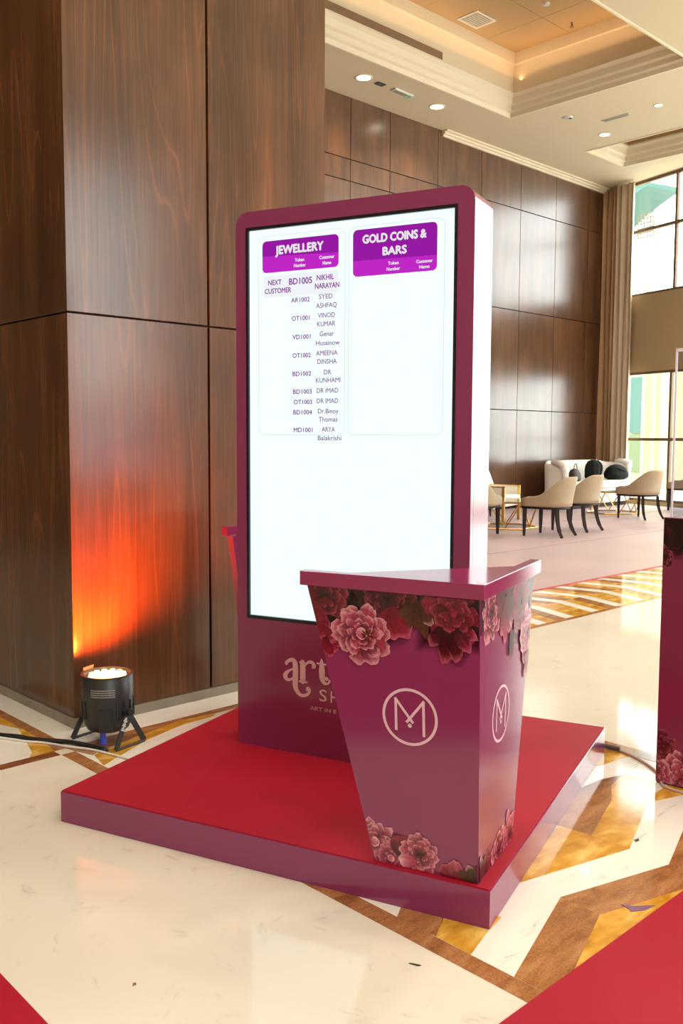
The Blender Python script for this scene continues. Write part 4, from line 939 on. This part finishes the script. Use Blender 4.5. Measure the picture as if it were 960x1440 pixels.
for k_ in range(4):
    a0 = R(205); b = NB()
    for q in range(7):
        a = a0+q*R(8); Mx = Matrix.Rotation(a, 4, 'Z'); bx(b, rb-0.001, rb+0.0015, -0.0075, 0.0075, z0+0.178+k_*0.010, z0+0.182+k_*0.010, Mx)
    obj('vent_slot', b, plain('slot_light', (0.30, 0.27, 0.25), 0.4) if k_ == 0 else bpy.data.materials['slot_light'], t)
b = NB(); Mx = Matrix.Rotation(R(235), 4, 'Z'); bx(b, rb-0.012, rb+0.008, -0.030, 0.030, z0+0.02, z0+0.12, Mx); obj('control_box', b, M_black, t, bevel=0.003)
leds = [(0, 0)]+[(0.036*math.cos(2*PI*k_/6), 0.036*math.sin(2*PI*k_/6)) for k_ in range(6)]+[(0.072*math.cos(2*PI*k_/12+.2), 0.072*math.sin(2*PI*k_/12+.2)) for k_ in range(12)]
for x_, y_ in leds:
    b = NB(); lathe(b, [(0, z0+hb+0.003), (0.011, z0+hb+0.001), (0.015, z0+hb-0.012)], 12, (x_, y_, 0)); obj('led_lens', b, M_par, t, smooth=True)
b = NB(); lathe(b, [(rb-0.010, z0+hb), (rb-0.010, z0+hb+0.004), (rb+0.002, z0+hb+0.004), (rb+0.002, z0+hb)], 40); obj('rim', b, M_blacksat, t)
b = NB(); Mx = Matrix.Rotation(R(110), 4, 'Z'); bx(b, rb-0.004, rb+0.0, -0.034, 0.034, z0+hb, z0+hb+0.020, Mx); obj('filter_clip', b, plain('clip', (0.30, 0.12, 0.05), 0.5), t)
# two yokes, each an inverted V of two flat legs, joined by bars at the floor
ax = Vector((math.cos(R(282)), math.sin(R(282)), 0)); ay = Vector((-ax.y, ax.x, 0))
for sgn in (1, -1):
    piv = ax*sgn*(rb+0.016)+Vector((0, 0, z0+0.105))
    for q in (-1, 1):
        foot = ax*sgn*(rb+0.030)+ay*q*0.085+Vector((0, 0, 0.006)); b = NB()
        d = (foot-piv).normalized(); side = ax*sgn; wv_ = d.cross(side).normalized()*0.0135; th = side*0.0025
        vs0 = [piv-d*0.012+wv_*i1+th*i2 for i1, i2 in ((1, 1), (-1, 1), (-1, -1), (1, -1))]; vs1 = [foot+wv_*i1+th*i2 for i1, i2 in ((1, 1), (-1, 1), (-1, -1), (1, -1))]
        frustum(b, vs0, vs1); bk = obj('bracket_leg', b, M_blacksat, t)
        if sgn == 1 and q == -1 or (sgn == -1 and q == -1):
            b = NB()
            for r_ in range(9):
                c0 = piv+d*(0.030+r_*0.007)-side*0.0 + side*0.0034; ww = wv_*(0.35+0.25*((r_*7) % 3)); hh = d*0.0022
                vs = [b.verts.new(c0+ww+hh), b.verts.new(c0-ww+hh), b.verts.new(c0-ww-hh), b.verts.new(c0+ww-hh)]; b.faces.new(vs)
            obj('printed_marks', b, M_wht, bk, fixn=False)
    b = NB(); tube(b, [ax*sgn*(rb+0.030)-ay*0.085+Vector((0, 0, 0.006)), ax*sgn*(rb+0.030)+ay*0.085+Vector((0, 0, 0.006))], 0.006, 6); obj('foot_bar', b, M_blacksat, t)
    b = NB(); tube(b, [ax*sgn*(rb-0.008)+Vector((0, 0, z0+0.105)), ax*sgn*(rb+0.040)+Vector((0, 0, z0+0.105))], 0.017, 14); obj('knob', b, M_black, t, bevel=0.002)
b = NB(); qa = (-0.060, -0.058)
tube(b, [(qa[0], qa[1], z0+0.03), (qa[0]-0.002, qa[1]-0.004, 0.040)], 0.013, 12); tube(b, [(qa[0]-0.002, qa[1]-0.004, 0.040), (qa[0]-0.004, qa[1]-0.010, 0.012)], 0.016, 12); obj('power_plug', b, M_blue, t, smooth=True, label=None) if False else obj('power_plug', b, M_blue, t, bevel=0.002)
lamp('par_beam', 'SPOT', (PL[0]+0.03, PL[1]+0.06, z0+hb+0.03), 330, (1.0, 0.13, 0.015), 0.05, direction=(0.05, 0.30, 1), spot_size=R(150), spot_blend=1.0)
lamp('par_glow', 'POINT', (PL[0], PL[1]+0.04, z0+hb+0.06), 0.9, (1.0, 0.36, 0.10), 0.04)

# cables and debris on the floor
def cable(name, label, pts, r, M, flat=1.0, cat='cable', group=None):
    b = NB(); tube(b, smooth_pts(pts, 6), r, 8, flat=flat); o = obj(name, b, M, smooth=True); tag(o, label, cat, group); return o
cable('power_cable', 'black taped cable running along the floor to the stage light', [(1.55, 4.60, .010), (1.70, 4.25, .010), (1.753, 4.129, .010), (1.80, 4.043, .012), (1.827, 3.985, .010), (1.875, 3.905, .010), (1.928, 3.835, .010), (1.975, 3.73, .010), (2.008, 3.597, .010)], 0.0135, M_black, 0.7)
cable('power_cable', 'thin white cable beside the black cable by the stage light', [(1.62, 4.30, .006), (1.74, 4.10, .006), (1.80, 3.975, .006), (1.858, 3.89, .006), (1.908, 3.775, .006), (1.972, 3.65, .006), (2.01, 3.508, .006), (2.06, 3.32, .006)], 0.0055, M_wht)
cable('power_cable', 'dark grey sleeved cable end coming out from under the platform', [(3.655, 2.20, .013), (3.672, 2.15, .013), (3.681, 2.098, .013), (3.691, 2.036, .013)], 0.0115, M_grey)
cable('power_cable', 'pale pinkish cable curving across the floor towards the right plinth', [(3.691, 2.036, .006), (3.654, 1.933, .006), (3.602, 1.845, .006), (3.53, 1.76, .006), (3.435, 1.70, .006), (3.425, 1.60, .006), (3.425, 1.50, .006), (3.43, 1.30, .012)], 0.0058, plain('pinkish_cable', (0.55, 0.38, 0.33), 0.5))
def scrap(name, label, pts, M, z=0.0014, h=0.0015):
    b = NB(); prism(b, pts, z, z+h); o = obj(name, b, M); tag(o, label, 'litter')
scrap('floor_scrap', 'thin dark sliver lying on the cream marble', [(1.757, 1.566), (1.763, 1.560), (1.774, 1.536), (1.767, 1.540)], M_bagb)
scrap('tape_scrap', 'purple torn tape scrap on the amber stone near the runner', [(2.455, 1.335), (2.470, 1.305), (2.525, 1.262), (2.478, 1.268), (2.436, 1.294), (2.446, 1.302)], plain('purple_tape', (0.19, 0.08, 0.17), 0.4), 0.0012)
scrap('floor_scrap', 'small black leaf-like scrap on the white marble right of platform', [(2.885, 1.520), (2.897, 1.533), (2.919, 1.528), (2.905, 1.518)], M_black, 0.0006)
scrap('floor_scrap', 'tiny brown crumb on the cream marble left of centre', [(1.170, 1.984), (1.176, 1.993), (1.183, 1.991), (1.180, 1.982)], plain('crumb_brown', (0.20, 0.12, 0.03), 0.7), 0.0)

# ------------------------------------------------------------------ lounge furniture
def shell_path(w, d, n=22, arm=0.27):
    pts = [(w, arm)]
    pts += [(w, arm-(arm)*(k_+1)/3) for k_ in range(3)]
    for k_ in range(1, n): a = PI*k_/n; pts.append((w*math.cos(a)*(1.0), -d*abs(math.sin(a))**0.75))
    pts += [(-w, arm*k_/3) for k_ in range(3)]; pts.append((-w, arm)); return pts
def shell(bm, w, d, arm, zb, hfun, th, lean=0.10, n=22):
    P = shell_path(w, d, n, arm); N_ = len(P); rows = 7; S = []
    lens = [0.0]
    for a, b_ in zip(P, P[1:]): lens.append(lens[-1]+math.hypot(b_[0]-a[0], b_[1]-a[1]))
    for i_, p in enumerate(P):
        a, b_ = P[max(i_-1, 0)], P[min(i_+1, N_-1)]; t_ = Vector((b_[0]-a[0], b_[1]-a[1])).normalized(); nrm = Vector((-t_.y, t_.x))
        c = Vector((p[0], p[1])); 
        if nrm.dot(c-Vector((0, 0.1))) < 0: nrm = -nrm
        u = lens[i_]/lens[-1]*2-1; h = hfun(abs(u)); col = []
        prof = []
        for k_ in range(rows): prof.append((th*0.5, k_/(rows-1)*0.93))
        prof += [(th*0.35, 0.985), (0, 1.0), (-th*0.35, 0.985)]
        for k_ in range(rows): prof.append((-th*0.5, (1-k_/(rows-1))*0.93))
        for off, f_ in prof:
            z = zb+(h-zb)*f_; ln_ = lean*((z-zb)/0.44)**1.2*max(0, 1-abs(u)*1.15)
            q = c+nrm*(off); col.append(bm.verts.new((q.x*(1+0.25*ln_), q.y-ln_, z)))
        S.append(col)
    m_ = len(S[0])
    for A, B in zip(S, S[1:]):
        for k_ in range(m_): bm.faces.new((A[k_], A[(k_+1) % m_], B[(k_+1) % m_], B[k_]))
    bm.faces.new(S[0]); bm.faces.new(S[-1][::-1])
def sstep(a, b, x): t_ = max(0, min(1, (x-a)/(b-a))); return t_*t_*(3-2*t_)
def make_chair(label, loc, rz, group):
    t = thing('lounge_chair', label, 'chair', loc, rz, group)
    hf = lambda u: 0.86-0.285*sstep(0.16, 0.74, u)-0.03*sstep(0.85, 1.0, u)
    b = NB(); shell(b, 0.285, 0.30, 0.27, 0.43, hf, 0.06); obj('backrest', b, M_uph, t, smooth=True)
    b = NB(); P = [(p[0]*0.87, p[1]*0.87) for p in shell_path(0.285, 0.30, 16, 0.29)]; prism(b, P, 0.43, 0.50); obj('seat', b, M_uph, t, smooth=False, bevel=0.02, bseg=3)
    b = NB(); P = [(p[0]*1.02, p[1]*1.02) for p in shell_path(0.285, 0.30, 16, 0.27)]; prism(b, P, 0.395, 0.43); obj('seat_rail', b, M_dkwood, t, bevel=0.004)
    for sx in (-1, 1):
        b = NB(); tube(b, [(sx*0.262, 0.24, 0.40), (sx*0.262, 0.243, 0.2), (sx*0.262, 0.245, 0.0)], [0.036, 0.031, 0.021], 4); obj('leg', b, M_dkwood, t)
        b = NB(); tube(b, smooth_pts([(sx*0.19, -0.225, 0.40), (sx*0.195, -0.235, 0.25), (sx*0.215, -0.275, 0.10), (sx*0.235, -0.33, 0.0)], 3), [0.035]*4+[0.031]*3+[0.024]*3, 4); obj('leg', b, M_dkwood, t)
    return t
C1 = make_chair('beige tub chair with dark legs, nearest and leftmost in full view', (11.30, 7.47, 0.0092), R(8), 'beige tub chairs in the lounge')
dup(C1, (12.28, 7.62, 0.0092), R(2), 'beige tub chair right behind the nearest one, in front of the sofa')
dup(C1, (14.98, 8.02, 0.0092), R(-12), 'beige tub chair standing alone right of the sofa bags')
dup(C1, (10.60, 8.25, 0.0092), R(-72), 'beige tub chair partly hidden behind the kiosk edge')
dup(C1, (17.46, 8.42, 0.0092), R(20), 'beige tub chair seen through the clear acrylic cover')

def hex_table(label, loc, rz, r=0.45, h=0.42):
    t = thing('coffee_table', label, 'coffee table', loc, rz, 'gold geometric coffee tables')
    V6 = [Vector((r*math.cos(PI/3*k_), r*math.sin(PI/3*k_), 0)) for k_ in range(6)]
    W6 = [Vector((0.62*r*math.cos(PI/3*k_+PI/6), 0.62*r*math.sin(PI/3*k_+PI/6), 0)) for k_ in range(6)]
    for hz in (0.012, h-0.012):
        b = NB(); tube(b, [V6[k_ % 6]+Vector((0, 0, hz)) for k_ in range(7)], 0.012, 6); obj('ring_frame', b, M_gold, t)
    for k_ in range(6):
        b = NB(); m0 = (V6[k_]+V6[(k_+1) % 6])/2
        tube(b, [V6[k_]+Vector((0, 0, h-0.01)), m0*1.0+Vector((0, 0, 0.012))], 0.010, 6); obj('strut', b, M_gold, t)
        b = NB(); tube(b, [V6[(k_+1) % 6]+Vector((0, 0, h-0.01)), m0*1.0+Vector((0, 0, 0.012))], 0.010, 6); obj('strut', b, M_gold, t)
    b = NB(); prism(b, [(v.x*1.05, v.y*1.05) for v in V6], h, h+0.014); obj('table_top', b, plain('mirror_top', (0.55, 0.50, 0.40), 0.05, metal=0.6), t, bevel=0.003)
hex_table('gold geometric table with mirrored top left of the nearest chair', (11.85, 8.62, 0.0092), R(5), 0.50)
hex_table('gold geometric table in front of the white sofa', (15.72, 8.95, 0.0092), R(12), 0.50)

# white high-back sofa
t = thing('sofa', 'white high-backed sofa with scrolled arm along the wood wall', 'sofa', (16.88, 10.28, 0.0092), 0)
hw = 1.19
b = NB()
hs_ = lambda u: 0.95-0.05*sstep(0.55, 0.75, u)-0.10*sstep(0.9, 1.0, u)
P_ = []
shell(b, hw, 0.36, 0.28, 0.10, hs_, 0.11, lean=0.05, n=40); obj('backrest', b, M_uphw, t, smooth=True)
for sx in (-1, 1):
    b = NB(); tube(b, [(sx*(hw+0.01), 0.29, 0.08), (sx*(hw+0.01), 0.29, 0.45), (sx*(hw+0.02), 0.29, 0.75), (sx*(hw+0.05), 0.28, 0.86)], [0.058, 0.058, 0.070, 0.085], 14)
    tube(b, [(sx*(hw+0.07), 0.33, 0.87), (sx*(hw+0.05), 0.20, 0.90), (sx*(hw+0.02), 0.0, 0.93)], [0.072, 0.072, 0.058], 14); obj('arm_scroll', b, M_uphw, t, smooth=True)
b = NB(); bx(b, -hw+0.03, hw-0.03, -0.22, 0.38, 0.08, 0.38); obj('seat_base', b, M_uphw, t, bevel=0.02, bseg=3)
for c0, c1 in ((-hw+0.06, 0.0), (0.005, hw-0.06)):
    b = NB(); bx(b, c0, c1, -0.20, 0.42, 0.38, 0.548); obj('seat_cushion', b, M_uphw, t, bevel=0.04, bseg=4)
b = NB(); bx(b, -hw+0.04, hw-0.04, -0.2, 0.32, 0.0, 0.08); obj('plinth_base', b, M_dkwood, t)
t['label'] = 'white high-backed sofa with scrolled arm along the wood wall'
t.rotation_euler = (0, 0, 0)
# the sofa faces the room (-Y): turn it round
t.rotation_euler = (0, 0, PI)

# wing chair and gold armchair on the left
t = thing('wing_chair', 'tall white wing chair half hidden behind the kiosk', 'chair', (13.0, 10.33, 0.0092), R(175))
b = NB(); shell(b, 0.40, 0.34, 0.30, 0.12, lambda u: 1.04-0.10*sstep(0.5, 0.8, u)-0.42*sstep(0.80, 0.98, u), 0.09, 0.08, 26); obj('backrest', b, M_uphw, t, smooth=True)
b = NB(); bx(b, -0.34, 0.34, -0.22, 0.36, 0.14, 0.46); obj('seat', b, M_uphw, t, bevel=0.03, bseg=3)
for sx in (-1, 1):
    for sy in (-0.22, 0.30):
        b = NB(); tube(b, [(sx*0.32, sy, 0.14), (sx*0.32, sy, 0)], [0.022, 0.014], 8); obj('leg', b, M_dkwood, t)
t = thing('gold_armchair', 'cream armchair with shiny gold metal frame beside the wood wall', 'chair', (12.72, 9.47, 0.0092), R(-165))
b = NB()
for sx in (-1, 1):
    bx(b, sx*0.36-0.015, sx*0.36+0.015, -0.34, -0.30, 0.0, 0.74); bx(b, sx*0.36-0.015, sx*0.36+0.015, 0.26, 0.31, 0.0, 0.60)
    bx(b, sx*0.36-0.015, sx*0.36+0.015, -0.34, 0.31, 0.58, 0.60)
bx(b, -0.36, 0.36, -0.34, -0.31, 0.70, 0.74); obj('metal_frame', b, M_gold, t, bevel=0.004)
b = NB(); bx(b, -0.34, 0.34, -0.309, -0.24, 0.36, 0.72); obj('backrest', b, M_uphw, t, bevel=0.01)
for sx in (-1, 1):
    b = NB(); bx(b, sx*0.36-0.010, sx*0.36+0.010, -0.279, 0.259, 0.34, 0.579); obj('side_panel', b, M_uphw, t)
b = NB(); bx(b, -0.335, 0.335, -0.235, 0.32, 0.26, 0.44); obj('seat', b, M_uphw, t, bevel=0.03, bseg=3)

# bags on the sofa
SEATZ = 0.56
def soft(bm, prof, sx, sy, n=18):
    rings = []
    for f_, z, pw in prof:
        rings.append([bm.verts.new((sx*f_*(abs(math.cos(a))**pw)*(1 if math.cos(a) >= 0 else -1), sy*f_*(abs(math.sin(a))**pw)*(1 if math.sin(a) >= 0 else -1), z)) for a in (2*PI*k_/n for k_ in range(n))])
    for A, B in zip(rings, rings[1:]):
        for k_ in range(n): bm.faces.new((A[k_], A[(k_+1) % n], B[(k_+1) % n], B[k_]))
    bm.faces.new(rings[0][::-1]); bm.faces.new(rings[-1])
t = thing('backpack', 'black backpack sitting upright on the white sofa', 'bag', (17.05, 10.20, SEATZ), R(10))
b = NB(); soft(b, [(0.8, 0, 0.6), (1.0, 0.05, 0.55), (1.02, 0.2, 0.55), (0.95, 0.30, 0.6), (0.7, 0.38, 0.7), (0.3, 0.41, 1)], 0.23, 0.13); obj('body', b, M_bag, t, smooth=True)
for sx in (-1, 1):
    b = NB(); tube(b, smooth_pts([(sx*0.08, -0.13, 0.08), (sx*0.08, -0.16, 0.22), (sx*0.075, -0.14, 0.32), (sx*0.05, -0.06, 0.40)], 3), 0.022, 6, flat=0.5); obj('strap', b, plain('strap_grey', (0.05, 0.055, 0.05), 0.7) if sx < 0 else bpy.data.materials['strap_grey'], t)
b = NB(); tube(b, smooth_pts([(-0.04, 0, 0.40), (-0.03, 0, 0.445), (0.03, 0, 0.445), (0.04, 0, 0.40)], 3), 0.008, 6); obj('handle', b, M_bag, t)
t = thing('duffel_bag', 'slouching black bag lying on the right end of the white sofa', 'bag', (17.60, 9.98, SEATZ), R(-4))
b = NB(); soft(b, [(0.7, 0, 0.8), (1.0, 0.05, 0.75), (1.0, 0.13, 0.8), (0.82, 0.23, 0.85), (0.5, 0.29, 0.9), (0.15, 0.31, 1)], 0.34, 0.17); obj('body', b, M_bag, t, smooth=True)
b = NB(); tube(b, smooth_pts([(-0.18, -0.10, 0.24), (-0.05, -0.16, 0.20), (0.10, -0.16, 0.18), (0.22, -0.08, 0.20)], 4), 0.012, 6); obj('handle', b, M_bag, t)
b = NB(); tube(b, smooth_pts([(-0.25, -0.15, 0.10), (-0.30, -0.20, 0.02), (-0.22, -0.235, 0.012), (-0.10, -0.22, 0.012)], 4), 0.009, 6); obj('strap', b, M_bag, t)
t = thing('handbag', 'small brown leather handbag with loop handle on the sofa', 'bag', (15.99, 9.98, SEATZ), R(5))
b = NB(); soft(b, [(0.9, 0, 0.7), (1.0, 0.05, 0.65), (0.9, 0.16, 0.7), (0.6, 0.23, 0.8), (0.25, 0.25, 1)], 0.19, 0.09); obj('body', b, M_bagb, t, smooth=True)
b = NB(); tube(b, [(0.07*math.cos(a)*1.0+0.0, -0.02, 0.22+0.13*math.sin(a)) for a in [PI*k_/12 for k_ in range(13)]], 0.008, 6); obj('handle', b, M_bagb, t)

flush_texts()
